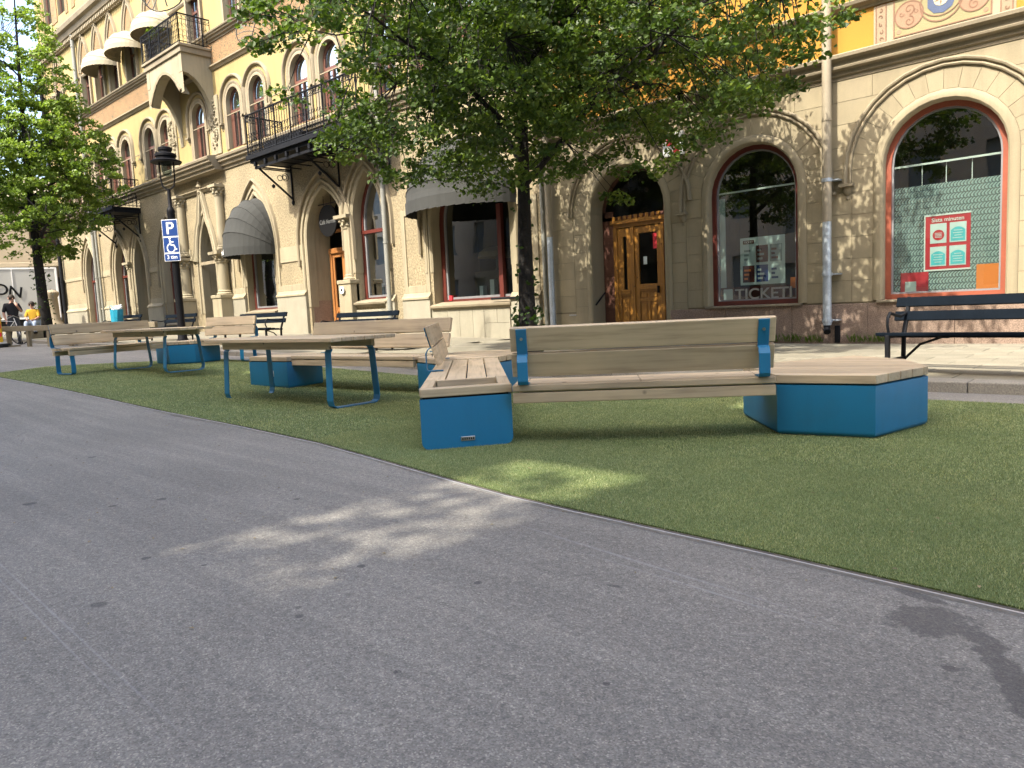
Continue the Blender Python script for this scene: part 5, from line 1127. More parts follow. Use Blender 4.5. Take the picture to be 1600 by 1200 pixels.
def seat(root, n1, n2, width, zoff=0, apron=True, nplank=4):
    """n1,n2: near top edge (3D); planks run along it; returns the direction into the seat"""
    n1, n2 = V3(n1), V3(n2); x = (n2-n1); x.z = 0; x.normalize(); inn = V3((-x.y, x.x, 0)); w_ = (width-.012*(nplank-1))/nplank
    sc = MB()
    for i in range(nplank):
        c = inn*(w_/2+(w_+.012)*i); plank(root, n1+c, n2+c, w_, .045)
        for e in (.05, .5, .95):
            for s in (-.25, .25):
                q = n1.lerp(n2, e)+c+inn*(w_*s); sc.tube([q-V3((0, 0, .002)), q+V3((0, 0, .0012))], .0065, 6)
    sc.build('screw_heads', MAT['shadowgap'], root, kind='stuff')
    if apron: 
        plank(root, n1+inn*.03-V3((0, 0, .055)), n2+inn*.03-V3((0, 0, .055)), .05, .075, 'apron_board'); plank(root, n1+inn*(width-.03)-V3((0, 0, .055)), n2+inn*(width-.03)-V3((0, 0, .055)), .05, .075, 'apron_board')
    return inn
GRP = 'blue and pine street furniture modules on the turf'
# planter block with long plank seat (front), its backrest further back
v = V3((-.713, .701, 0)); a0, a1 = V3((-3.99, 3.345, 0)), V3((-3.595, 3.875, 0)); u = (a1-a0).normalized(); WA = (a1-a0).length; ZT = .448
A = thing('planter_bench', 'blue planter block with a nameplate and a square hole before its long plank seat', 'bench', (*((a0+a1)/2)[:2], TH), GRP)
pa = [tuple((a0+v*0)[:2]), tuple(a1[:2]), tuple((a1+v*.72)[:2]), tuple((a0+v*.72)[:2])]
me = MB().prism(pa, TH, ZT-.072, False, True).mesh('steel_box', wl(A)); bm = bmesh.new(); bm.from_mesh(me)
ed = [e for e in bm.edges if all(abs(q.co.z) < 1e-5 for q in e.verts)]; sides = []
for e in ed:
    d = (e.verts[1].co-e.verts[0].co).normalized()
    if abs(d.dot(v)) > .8: sides.append(e)
bmesh.ops.bevel(bm, geom=sides, offset=.055, segments=5, profile=.5, affect='EDGES'); bm.to_mesh(me); bm.free()
link('steel_box', me, MAT['bluesteel'], A, wl(A), True)
MB().prism([tuple((a0+v*.03+u*.03)[:2]), tuple((a1+v*.03-u*.03)[:2]), tuple((a1+v*.7-u*.03)[:2]), tuple((a0+v*.7+u*.03)[:2])], .10, .12).build('planter_floor', MAT['shadowgap'], A)
MB().prism([tuple((a0+v*.02+u*.02)[:2]), tuple((a1+v*.02-u*.02)[:2]), tuple((a1+v*.06-u*.02)[:2]), tuple((a0+v*.06+u*.02)[:2])], ZT-.085, ZT-.059).build('gap_frame', MAT['shadowgap'], A)
def la(s, t_, z=ZT): return a0+u*s+v*t_+V3((0, 0, z))
plank(A, la(0, .055), la(WA, .055), .11, .06, 'frame_board'); plank(A, la(.045, .113), la(.045, .66), .09, .06, 'frame_board'); plank(A, la(WA-.045, .113), la(WA-.045, .66), .09, .06, 'frame_board'); plank(A, la(.093, .635), la(WA-.093, .635), .05, .12, 'frame_board')
pw = (WA-.036)/4
for i in range(4): c = pw/2+(pw+.012)*i; plank(A, la(c, .666), la(c, 2.88), pw, .045)
for s in (.03, WA-.03): plank(A, la(s, .74, ZT-.055), la(s, 2.86, ZT-.055), .05, .075, 'apron_board')
backrest(A, la(0, 1.42), la(0, 3.25), -u, ZT, (.04, .95))
MB().obox(a0+u*.33+V3((0, 0, .075))-V3((u.y, -u.x, 0))*-.0+V3((u.y, -u.x, 0))*.004, u*.052, V3((u.y, -u.x, 0))*.003, V3((0, 0, .016))).build('nameplate', MAT['steel'], A, bevel=.003)
k = MB()
for i in range(6): k.obox(a0+u*(.292+.0155*i)+V3((0, 0, .075))+V3((u.y, -u.x, 0))*.0075, u*.004, V3((u.y, -u.x, 0))*.001, V3((0, 0, .007)))
k.build('nameplate_print', MAT['shadowgap'], A)
# bench seen from behind, between planter and corner block
n1, n2 = V3((-3.54, 3.83, .44)), V3((-2.07, 4.90, .44)); n1 = n1+(n2-n1).normalized()*.0
B1 = thing('backrest_bench', 'nearest plank bench, its back to the road, between the planter block and rightmost corner block', 'bench', (*((n1+n2)/2)[:2], TH), GRP)
inn = seat(B1, n1, n2, .47); backrest(B1, n1, n2, -inn, .44, (.045, .955))
# right corner block
BP_ = [(-2.12, 5.03), (-1.51, 5.16), (-1.365, 5.86), (-1.66, 6.42), (-2.15, 6.72), (-2.68, 5.69)]
BB = thing('corner_block', 'blue five-sided corner block with a plank top, rightmost of the blocks on the turf', 'seat block', (-1.95, 5.8, TH), GRP)
block(BB, BP_, TH, .438, norm2(BP_[0], BP_[1])[:2], .158)
# far corner block behind planter bench
EP = [(-6.80, 5.70), (-6.05, 5.42), (-5.66, 5.9), (-5.86, 6.62), (-6.35, 7.0), (-6.95, 6.55)]
EE = thing('corner_block', 'blue corner block at the far end of the planter bench, half hidden behind it', 'seat block', (-6.3, 6.2, gz(-6.3)+TH), GRP); block(EE, EP, gz(-6.3)+TH, .455, norm2(EP[0], EP[1])[:2], .155)
# end block with sticker
CP = [(-9.84, 5.16), (-8.97, 5.24), (-9.08, 5.86), (-9.65, 6.0), (-10.0, 5.6)]; zc = gz(-9.2)+TH-.01
CC = thing('end_block', 'blue end block with a small pale square sticker on its front, behind the near table', 'seat block', (-9.4, 5.5, zc), GRP); block(CC, CP, zc, zc+.43, norm2(CP[0], CP[1])[:2], .155)
s_ = V3((-9.32, 5.208, zc+.20)); ux = norm2(CP[0], CP[1]); MB().obox(s_+V3((ux.y, -ux.x, 0))*.004, ux*.045, V3((ux.y, -ux.x, 0))*.002, V3((0, 0, .042))).build('sticker', MAT['paper'], CC)
n1, n2 = V3((-9.0, 5.32, zc+.44)), V3((-6.83, 5.66, .465))
B2 = thing('backrest_bench', 'plank bench facing the road behind the near table, grey-brown back boards', 'bench', (-7.8, 5.4, gz(-7.8)), GRP)
inn = seat(B2, n1, n2, .47); backrest(B2, n1+inn*.47, n2+inn*.47+(n2-n1).normalized()*.25, inn, .49, (.1, .9))
# left group: end bench on a leg frame, corner block and far bench
zl = gz(-14.6)+.03; n1, n2 = V3((-14.02, 4.13, zl+.44)), V3((-14.62, 6.0, zl+.44))
B3 = thing('backrest_bench', 'plank bench with a blue loop leg at the left tip of the turf', 'bench', (-14.5, 5.0, zl), GRP)
inn = seat(B3, n1, n2, .47); backrest(B3, n1+inn*.47, n2+inn*.47, inn, zl+.44, (.02, .9))
x = (n2-n1).normalized(); q = n1+x*.06; lg = MB()
lg.bar([q+inn*.05-V3((0, 0, .05)), q+inn*.03-V3((0, 0, .3)), q+inn*.035-V3((0, 0, .42)), q+inn*.06-V3((0, 0, .445)), q+inn*.40-V3((0, 0, .445)), q+inn*.43-V3((0, 0, .42)), q+inn*.435-V3((0, 0, .3)), q+inn*.42-V3((0, 0, .05))], x, .08, .012); lg.build('leg_frame', MAT['bluesteel'], B3, bevel=.002)
DP = [(-15.15, 6.0), (-14.55, 6.0), (-14.3, 6.4), (-14.4, 6.95), (-15.1, 6.9)]
DD = thing('corner_block', 'blue corner block in the left group, seen between the legs of the far table', 'seat block', (-14.6, 6.4, gz(-14.6)+TH), GRP); block(DD, DP, gz(-14.6)+TH, zl+.42, norm2(DP[0], DP[1])[:2], .155)
n1, n2 = V3((-14.5, 6.45, zl+.44)), V3((-13.45, 6.95, zl+.44))
B4 = thing('backrest_bench', 'plank bench behind the far table, its back boards ending left of the dark park benches', 'bench', (-13.7, 7, zl), GRP)
inn = seat(B4, n1, n2, .47); backrest(B4, n1+inn*.47-(n2-n1).normalized()*.0, n2+inn*.47, inn, zl+.44, (.12, .97))
x = (n2-n1).normalized(); q = n2-x*.06; lg = MB(); lg.bar([q+inn*.05-V3((0, 0, .05)), q+inn*.03-V3((0, 0, .42)), q+inn*.06-V3((0, 0, .445)), q+inn*.40-V3((0, 0, .445)), q+inn*.435-V3((0, 0, .42)), q+inn*.42-V3((0, 0, .05))], x, .08, .012); lg.build('leg_frame', MAT['bluesteel'], B4)
# tables
def table(cx, cy, z0, ang, L, W, h, label):
    t_ = thing('picnic_table', label, 'table', (cx, cy, z0+TH), 'pine plank tables on blue loop legs'); c, s = math.cos(ang), math.sin(ang)
    def P(a, b, z): return V3((cx+a*c-b*s, cy+a*s+b*c, z0+z))
    k = 6; w_ = (W-.008*(k-1))/k
    for i in range(k): b = -W/2+w_/2+(w_+.008)*i; plank(t_, P(-L/2, b, h), P(L/2, b, h), w_, .042)
    for b in (-W/2+.14, W/2-.14): plank(t_, P(-L/2+.22, b, h-.043), P(L/2-.22, b, h-.043), .05, .085, 'apron_board')
    for a in (-1, 1):
        x0 = a*(L/2-.24); lg = MB(); xs_ = V3((c, s, 0))
        lg.bar([P(x0-a*.02, -.26, h-.125), P(x0-a*.02, -W/2+.16, h-.125), P(x0-a*.015, -W/2+.14, h-.16), P(x0, -.315, .10), P(x0, -.30, .045), P(x0, -.26, .022), P(x0, .26, .022), P(x0, .30, .045), P(x0, .315, .10), P(x0-a*.015, W/2-.14, h-.16), P(x0-a*.02, W/2-.16, h-.125), P(x0-a*.02, .26, h-.125)], xs_, .10, .012)
        lg.build('leg_frame', MAT['bluesteel'], t_, bevel=.002)
        MB().box(-.01, .01, -.01, .01, 0, .01)
    return t_
table(-7.72, 4.63, .0, .04, 2.6, .86, .77, 'near pine plank table on blue loop legs beside the planter bench')
table(-13.0, 5.15, gz(-13)+.045, .02, 2.5, .82, .725, 'far pine plank table on blue loop legs beside the left end bench')

# ---------------------------------------------------------------- dark green park benches on the pavement
def park_bench(label, L=2.2):
    t_ = thing('park_bench', label, 'park bench', (0, 0, 0), 'dark green slatted park benches along the pavement')
    for i in range(4): plank(t_, (-L/2, -.20+.105*i, .44-.012*i), (L/2, -.20+.105*i, .44-.012*i), .092, .034, 'seat_slat', MAT['benchgreen'])
    for z, yy in ((.56, .235), (.71, .285)): plank(t_, (-L/2, yy, z+.04), (L/2, yy+0, z+.04), .105, .034, 'back_slat', MAT['benchgreen'], tilt=(0, -.95, .3))
    for xx in (-L/2+.12, L/2-.12):
        f = MB(); f.bar([(xx, -.24, 0), (xx, -.225, .2), (xx, -.23, .41)], (1, 0, 0), .045, .045); f.bar([(xx, .17, 0), (xx, .185, .4), (xx, .26, .6), (xx, .325, .80)], (1, 0, 0), .04, .04); f.bar([(xx, -.25, .40), (xx, .2, .385)], (1, 0, 0), .045, .035); f.bar([(xx, -.23, .15), (xx, .17, .15)], (1, 0, 0), .03, .025)
        f.build('cast_leg', MAT['iron'], t_, bevel=.006)
        a = MB(); a.tube([(xx, -.20, .43), (xx, -.235, .52), (xx, -.225, .60), (xx, -.17, .645), (xx, -.05, .62), (xx, .1, .60), (xx, .26, .63)], .016, 6); a.tube([(xx, -.17, .645), (xx, -.20, .62), (xx, -.185, .60)], .014, 5); a.build('armrest', MAT['iron'], t_, smooth=True)
        s = 1 if xx < 0 else -1; MB().tube([(xx, .17, .12), (xx+s*.2, .1, .3), (xx+s*.45, 0, .385)], .014, 5).tube([(xx+s*.45, -.15, .39), (xx+s*.45, .15, .37)], .016, 4).build('brace', MAT['iron'], t_)
    return t_
pb = park_bench('dark green park bench at the right edge, before the window with the red poster')
pb.location = (-1.34, 8.5, pz(-1)); pb.rotation_euler = (0, 0, R(-7))
for (bx, by, ang, lab) in ((-13.1, 9.35, 0, 'dark green park bench below the cafe window, behind the near table and its bench'), (-17.4, 9.3, 2, 'dark green park bench before the plinth between awning and cafe door'),
        (-22.9, 9.6, 0, 'dark green park bench just behind the black lamp post'), (-27.0, 9.6, 0, 'dark green park bench holding the turquoise bag')):
    copy_tree(pb, (bx, by, pz(bx)), R(ang), lab)
# turquoise bag on the far bench
bx, by = -27.0, 9.5; bz = pz(bx)+.45
bg_ = thing('shopping_bag', 'turquoise carrier bag with white paper sticking out, on the far dark green bench', 'bag', (bx, by, bz))
me = MB(); prof = [(.24, .13, 0), (.27, .16, .12), (.29, .17, .35), (.31, .17, .55)]
b0 = []
for hx, hy, z in prof:
    for k in range(12):
        a = 2*math.pi*k/12; q = 1/max(abs(math.cos(a)), abs(math.sin(a)))**.6; me.v.append((bx+.12*z+hx*q*math.cos(a)*random.uniform(.94, 1.05), by+hy*q*math.sin(a)*random.uniform(.94, 1.05), bz+z*random.uniform(.98, 1.04)))
for i in range(3):
    for k in range(12): me.f.append((i*12+k, i*12+(k+1) % 12, i*12+12+(k+1) % 12, i*12+12+k))
me.f.append(tuple(range(11, -1, -1))); me.build('bag_body', MAT['bag'], bg_, smooth=False)
pw_ = MB()
for i in range(9):
    a = random.uniform(0, 6.28); pw_.obox((bx+.07+.17*math.cos(a), by+.08*math.sin(a), bz+.58+random.uniform(-.03, .06)), (.07, .02, random.uniform(-.03, .05)), (0, .05, .03), (.01, -.01, .05))
pw_.build('crumpled_paper', MAT['white'], bg_, bevel=.02); hd_ = MB().tube([(bx-.1, by-.15, bz+.55), (bx-.02, by-.18, bz+.68), (bx+.1, by-.18, bz+.69), (bx+.22, by-.15, bz+.57)], .012, 5); hd_.build('handle', MAT['bag'], bg_)
# ---------------------------------------------------------------- lamp post with parking signs
lx, ly = -21.06, 9.1; lz = .50
lp = thing('street_lamp', 'black street lamp with a stacked-disc lantern, beside the dark benches', 'street lamp', (lx, ly, lz))
MB().lathe(lx, ly, [(.16, lz-.3), (.16, lz), (.13, lz+.06), (.105, lz+.5), (.10, lz+3.55), (.11, lz+3.6), (.09, lz+3.66), (.055, lz+3.72), (.045, lz+4.2)], 14).build('post', MAT['pole'], lp, smooth=True)
f = MB()
for a in (0, math.pi): f.tube([(lx, ly, lz+4.15), (lx+.16*math.cos(a+.7), ly+.16*math.sin(a+.7), lz+4.28), (lx+.2*math.cos(a+.7), ly+.2*math.sin(a+.7), lz+4.5), (lx+.2*math.cos(a+.7), ly+.2*math.sin(a+.7), lz+4.95)], .022, 6)
f.build('lantern_fork', MAT['pole'], lp, smooth=True)
MB().lathe(lx, ly, [(0, lz+4.95), (.40, lz+4.91), (.41, lz+4.95), (.32, lz+4.99), (.25, lz+5.0), (.25, lz+5.05), (.28, lz+5.08), (.28, lz+5.14), (.22, lz+5.17), (.16, lz+5.19), (.16, lz+5.23), (.18, lz+5.25), (.18, lz+5.32), (.1, lz+5.35), (0, lz+5.36)], 18).build('lantern', MAT['pole'], lp, smooth=True)
MB().lathe(lx, ly, [(.0, lz+4.55), (.1, lz+4.56), (.13, lz+4.7), (.14, lz+4.93)], 12).build('lamp_glass', MAT['glass'], lp, smooth=True)
sgn = thing('parking_sign', 'blue parking sign with white P and wheelchair symbol, on the lamp post', 'sign', (lx, ly-.12, lz+2.2))
# local frame: the plates face the viewer side of the street, turned towards +X
fx = V3((math.cos(R(38)), math.sin(R(38)), 0)); fn = V3((fx.y, -fx.x, 0)); o3 = V3((lx, ly, 0))+fn*.13
def onplate(mb, zoff):
    mb.v = [tuple(o3+fx*a+V3((0, 0, zoff+b))+fn*(c+.014)) for a, b, c in mb.v]; return mb
for nm, zc, hh in (('p', lz+3.12, .235), ('w', lz+2.66, .22), ('t', lz+2.32, .11)):
    pl = MB().obox(o3+V3((0, 0, zc)), fx*.23, fn*.008, V3((0, 0, hh))); pl = pl.build('sign_plate', MAT['white'], sgn, bevel=.004)
    MB().obox(o3+V3((0, 0, zc))+fn*.009, fx*.215, fn*.003, V3((0, 0, hh-.018))).build('sign_face', MAT['signblue'], pl)
    if nm == 'p': t_ = text_mb('P', .46, .001); t_.v = [(a*1.05, b, c) for a, b, c in t_.v]; mid = (max(q[1] for q in t_.v)+min(q[1] for q in t_.v))/2; t_.v = [(a, b-mid, c) for a, b, c in t_.v]; b_ = onplate(t_, zc)
    elif nm == 't': t_ = text_mb('3 tim', .145, .001); b_ = onplate(t_, zc)
    else:
        t_ = MB(); 
        def seg(p, q, wd=.032):
            d = V3((q[0]-p[0], q[1]-p[1], 0)).normalized(); n_ = V3((-d.y, d.x, 0))*wd/2; P = [V3((*p, .001))-n_, V3((*q, .001))-n_, V3((*q, .001))+n_, V3((*p, .001))+n_]; t_.add(P, [(0, 1, 2, 3)])
        t_.add([(-.03+.034*math.cos(2*math.pi*i/12), .185+.034*math.sin(2*math.pi*i/12), .001) for i in range(12)], [tuple(range(12))])
        seg((-.03, .14), (-.015, .0), .045); seg((-.022, .09), (.075, .075)); seg((-.015, .0), (.085, -.01), .04); seg((.08, -.01), (.13, -.14), .036); seg((.12, -.13), (.165, -.115))
        pts = [(-.01+.11*math.cos(a), -.085+.12*math.sin(a)) for a in [R(110)+R(235)*i/14 for i in range(15)]]
        for p, q in zip(pts, pts[1:]): seg(p, q, .034)
        b_ = onplate(t_, zc)
    b_.build('sign_symbol', MAT['white'], pl)
MB().tube([o3-fn*.06+V3((0, 0, lz+3.1)), o3+V3((0, 0, lz+3.1))], .02, 6).tube([o3-fn*.06+V3((0, 0, lz+2.6)), o3+V3((0, 0, lz+2.6))], .02, 6).build('clamp', MAT['steel'], sgn)

# ---------------------------------------------------------------- trees
def grow_tree(name, label, base, H, fork, crown, nclus, nleaf, lsize, mat, seed, trunk_r, group, lowskirt=None, gap=0.0, limbs=9, lean=0, taper=None, thin=99):
    rng = np.random.default_rng(seed); rnd = random.Random(seed); bx, by, bz = base
    root = thing(name, label, 'tree', base, group); tr = MB(); skel = []
    # trunk
    pts = []; rs = []
    for i in range(9):
        t_ = i/8; z = bz-.2+(H*.9)*t_; pts.append((bx+lean*t_+.10*math.sin(2.5*t_+seed)*t_*2, by+.10*math.cos(3*t_+seed)*t_*2, z)); rs.append(trunk_r*(1-.93*t_**.85) if i else trunk_r*1.25)
    tr.tube(pts, rs, 10)
    def at(t_):
        i = min(7, int(t_*8)); f = t_*8-i; return V3(pts[i]).lerp(V3(pts[i+1]), f), rs[i]+(rs[i+1]-rs[i])*f
    cx, cy, cz, rx, rz0, rz1 = crown
    for k in range(limbs):
        t0 = (fork+(H*.80-fork)*(k/limbs)**1.0)/(H*.9); p, r_ = at(min(.97, t0)); a = k*2.4+rnd.uniform(-.35, .35); f = (k/limbs); L = rx*(1.02-(.8 if taper else .55)*f)*rnd.uniform(.85, 1.05); rise = L*rnd.uniform(.35, .75)*(1 if f < .6 else 1.2)
        q = [p]; rr = [max(.02, r_*.55)]
        for s in range(1, 7):
            u_ = s/6; wob = V3((rnd.uniform(-.12, .12), rnd.uniform(-.12, .12), rnd.uniform(-.08, .08)))*L*.25
            q.append(p+V3((math.cos(a)*L*u_, math.sin(a)*L*u_, rise*u_**1.0*(1.25-.45*u_)))+wob*u_); rr.append(max(.012, r_*.55*(1-.85*u_)))
        tr.tube(q, rr, 6); skel += [(q[i], rr[i]) for i in range(1, 7)]
        for s in (2, 3, 4, 5):
            for sgn_ in (-1, 1):
                p2 = q[s]; a2 = a+sgn_*rnd.uniform(.5, 1.15); L2 = L*.42*rnd.uniform(.7, 1.15)*(1.15-s*.1); q2 = [p2]
                for w_ in range(1, 5): u_ = w_/4; q2.append(p2+V3((math.cos(a2)*L2*u_, math.sin(a2)*L2*u_, L2*(.30*u_-.18*u_*u_)+rnd.uniform(-.06, .06))))
                tr.tube(q2, [rr[s]*.6, rr[s]*.45, rr[s]*.33, .012, .007], 4); skel += [(q2[i], .012) for i in range(1, 5)]
    # leaf clumps through the crown's volume
    C = []
    sk = np.array([tuple(s[0]) for s in skel])
    phase = rng.uniform(0, 10, 6)
    tries = 0
    while len(C) < nclus and tries < nclus*60:
        tries += 1; d = rng.normal(size=3); d /= np.linalg.norm(d); q = rng.uniform(0, 1)**.45
        ang = math.atan2(d[1], d[0]); rim = 1+.10*math.sin(3*ang+phase[0])+.07*math.sin(5*ang+phase[1])
        z = d[2]*q; hgt = (rz1 if z > 0 else rz0); p = np.array([cx+d[0]*q*rx*rim, cy+d[1]*q*rx*rim, cz+z*hgt])
        if lowskirt and p[2] < lowskirt(p[0], p[1]): continue
        if taper and math.hypot(p[0]-cx, p[1]-cy) > rx*np.interp(p[2], taper[0], taper[1]): continue
        if p[2] > thin and rng.uniform() < .55: continue
        if bx > -10 and p[2] > 7.0 and p[0]-cx > (9.6-p[2])*1.05: continue
        n3 = math.sin(p[0]*1.9+phase[2])*math.sin(p[1]*1.8+phase[3])*math.sin(p[2]*2.3+phase[4])
        if n3 < -.28+gap*0 and rng.uniform() < .8+gap: continue
        dist = np.linalg.norm(sk-p, axis=1); j = dist.argmin()
        if dist[j] > 1.5: continue
        C.append(p)
        if dist[j] > .12:
            m_ = (V3(sk[j])+V3(p))/2+V3((0, 0, .05)); tr.tube([V3(sk[j]), m_, V3(p)], [.012, .008, .004], 3, cap=False)
    C = np.array(C); n_ = len(C)*nleaf
    tr.build('trunk', MAT['bark'], root, smooth=True)
    # leaves: pointed, folded along the midrib, hanging in flattish sprays
    cc = np.repeat(C, nleaf, 0); sp = rng.uniform(.24, .46, len(C)).repeat(nleaf); off = rng.normal(size=(n_, 3)); off /= np.linalg.norm(off, axis=1)[:, None]; off *= (rng.uniform(0, 1, n_)**.5)[:, None]
    tilt = rng.normal(0, .22, (len(C), 2)).repeat(nleaf, 0); off[:, 2] = off[:, 2]*.38+tilt[:, 0]*off[:, 0]+tilt[:, 1]*off[:, 1]-.12*(off[:, 0]**2+off[:, 1]**2)
    P = cc+off*sp[:, None]
    nrm = np.stack([rng.normal(0, .55, n_), rng.normal(-.25, .55, n_), rng.uniform(.25, 1, n_)], 1); nrm /= np.linalg.norm(nrm, axis=1)[:, None]
    ax = rng.normal(size=(n_, 3)); ax[:, 2] -= .5; ax -= nrm*(ax*nrm).sum(1)[:, None]; ax /= np.linalg.norm(ax, axis=1)[:, None]; bx_ = np.cross(nrm, ax)
    s = lsize*rng.uniform(.6, 1.2, n_)[:, None]; fold = nrm*s*.12
    base_, tip = P-ax*s*.5, P+ax*s*.55-nrm*s*.1; l1, r1 = P-ax*s*.22+bx_*s*.42+fold, P-ax*s*.22-bx_*s*.42+fold; l2, r2 = P+ax*s*.15+bx_*s*.40+fold, P+ax*s*.15-bx_*s*.40+fold
    Vt = np.stack([base_, l1, l2, tip, base_, tip, r2, r1], 1).reshape(-1, 3)-np.array(base)
    tone = np.clip(rng.normal(.45, .2, n_)+(rng.normal(0, .16, len(C))).repeat(nleaf), 0, 1).repeat(8)
    o = link('foliage', fastmesh('foliage', Vt, 4, tone), mat, root, base, kind='stuff')
    return root
def skirt1(x, y_):
    # crown's lower edge: higher near the trunk, drooping to the left and at the rim
    d = math.hypot(x+8.2, y_-9.2); return 3.15-.22*min(d, 4)+.25*math.sin(x*2.1)+.18*math.sin(y_*2.7+1)
grow_tree('linden_tree', 'broad linden with a dark straight trunk, standing behind the bench seen from behind', (-8.13, 9.26, pz(-8.2)), 9.2, 3.0, (-7.95, 9.4, 5.6, 4.55, 3.3, 3.3), 1050, 74, .078, MAT['leaf'], 5, .165, 'street trees', skirt1, limbs=12, thin=6.6)
grow_tree('linden_tree', 'smaller leafy tree at the left end of the street, in front of the white truck', (-33, 9.0, pz(-33)), 15.0, 3.6, (-33.0, 9.0, 8.5, 3.6, 5.0, 7.0), 760, 56, .115, MAT['leaf2'], 9, .22, 'street trees', lambda x, y_: 3.7-.15*min(3.5, math.hypot(x+33, y_-9))+.2*math.sin(x*3), limbs=13, lean=.25, taper=([6.5, 9.5, 14], [1, .62, .25]))
# shoots on the trunks
for bx, by, z0, z1, r_, k in ((-8.13, 9.26, .2, 1.0, .2, 46), (-8.13, 9.26, 1.0, 3.0, .15, 12), (-33, 9, .8, 4, .26, 60)):
    s = MB()
    for i in range(k*3):
        a = random.uniform(0, 6.28); q = r_*random.uniform(.9, 1.5); z = random.uniform(z0, z1); s_ = random.uniform(.03, .06); c = V3((bx+q*math.cos(a), by+q*math.sin(a), z)); d = V3((random.uniform(-1, 1), random.uniform(-1, 1), random.uniform(-.3, 1))).normalized(); e = d.orthogonal().normalized()
        s.add([c-d*s_, c+e*s_*.8, c+d*s_, c-e*s_*.8], [(0, 1, 2, 3)])
    tr_ = [o for o in bpy.data.objects if o.name.startswith('linden_tree') and abs(o.location.x-bx) < .1][0]
    s.build('trunk_shoots', MAT['leaf'], tr_, kind='stuff')
# weeds at the foot of the wall
for wx in (-5.75, -5.35, -4.95, -4.2, -3.9, -6.8):
    s = MB(); wd_ = thing('weed', 'small green weed growing at the foot of the granite plinth', 'weed', (wx, WALL_Y-.1, pz(wx)), 'weeds along the granite plinth')
    for i in range(60):
        a = random.uniform(0, 6.28); h = random.uniform(.04, .2); c = V3((wx+random.uniform(-.16, .16), WALL_Y-.1, pz(wx))); t_ = c+V3((math.cos(a)*h*.6, -abs(math.sin(a))*h*.5, h)); sd_ = V3((math.sin(a), math.cos(a), 0))*.009
        m_ = c.lerp(t_, .6); s.add([c, m_-sd_, t_, m_+sd_], [(0, 1, 2, 3)])
    s.build('leaves', MAT['leaf2'], wd_, kind='stuff')
# hanging wire leaf decorations over the street
def leaf_deco(c, sz, label, ang, tilt, mat):
    c = V3(c); ex = V3((math.cos(ang), math.sin(ang), 0)); ez = V3((0, 0, 1)).lerp(ex, tilt).normalized(); ex = (ex-ez*ex.dot(ez)).normalized()
    t_ = thing('hanging_decoration', label, 'street decoration', c, 'wire leaf decorations hung across the street'); m_ = MB()
    def pt(a, q=1): rr = sz*(.5+.08*math.cos(2*a)); return c+ex*(rr*math.sin(a)*.95*q)+ez*(rr*math.cos(a)*1.08*q-sz*.06*math.cos(3*a)*q)
    m_.tube([pt(2*math.pi*i/28) for i in range(28)], .013*sz, 4, True)
    m_.tube([c+ez*sz*.55, c-ez*sz*.5], .012*sz, 4)
    for s in (-1, 1):
        for i in range(8):
            st = c+ez*sz*(.42-.1*i); e = pt(s*(.45+.30*i)); md = st.lerp(e, .55)+ez*sz*.05; m_.tube([st, md, e], .009*sz, 3)
    m_.build('wire_frame', mat, t_)
    MB().tube([c+ez*sz*.55, c+V3((0, 0, sz*.9))], .006, 3).build('hanger', MAT['cable'], t_); return t_
leaf_deco((-13.7, 7.9, 6.75), .82, 'dark wire leaf decoration hanging in front of the brown frieze band', R(45), .25, MAT['cable'])
leaf_deco((-18.0, 8.0, 9.0), 1.3, 'large green wire leaf decoration at the top edge, left of the smaller wire leaf', R(40), -.3, MAT['cable'])
rg = thing('ring_decoration', 'red ring decoration hanging over the small tree at the top left', 'street decoration', (-27.5, 5.8, 12.15))
rc = V3((-27.5, 5.8, 12.15)); e1 = V3((.72, .69, 0)); e2 = V3((-.2, .2, .95)).normalized(); m_ = MB()
for q in (.55, .48): m_.tube([rc+e1*q*math.cos(2*math.pi*i/26)+e2*q*math.sin(2*math.pi*i/26) for i in range(26)], .03, 5, True)
for i in range(14): a = math.pi*2*i/14; m_.tube([rc+e1*.48*math.cos(a)+e2*.48*math.sin(a), rc+e1*.48*math.cos(a+2.4)+e2*.48*math.sin(a+2.4)], .01, 3)
m_.build('ring', MAT['redwood'], rg); MB().tube([rc+e2*.55, rc+V3((0, 0, 2))], .01, 3).build('hanger', MAT['cable'], rg)
cb = MB()
for (a, b) in (((-13.7, -6.4, 8.4), (-13.7, 13.4, 8.1)), ((-18, -6.4, 11.0), (-18, 13.4, 10.6)), ((-27.5, -6.4, 14.6), (-27.5, 13.4, 14.2))):
    a, b = V3(a), V3(b); cb.tube([a.lerp(b, i/10)-V3((0, 0, .45*math.sin(math.pi*i/10))) for i in range(11)], .008, 3)
tag(cb.build('suspension_cable', MAT['cable'], origin=(-20, 3, 9)), 'thin steel cables spanning the street and carrying the wire leaves', 'cable')

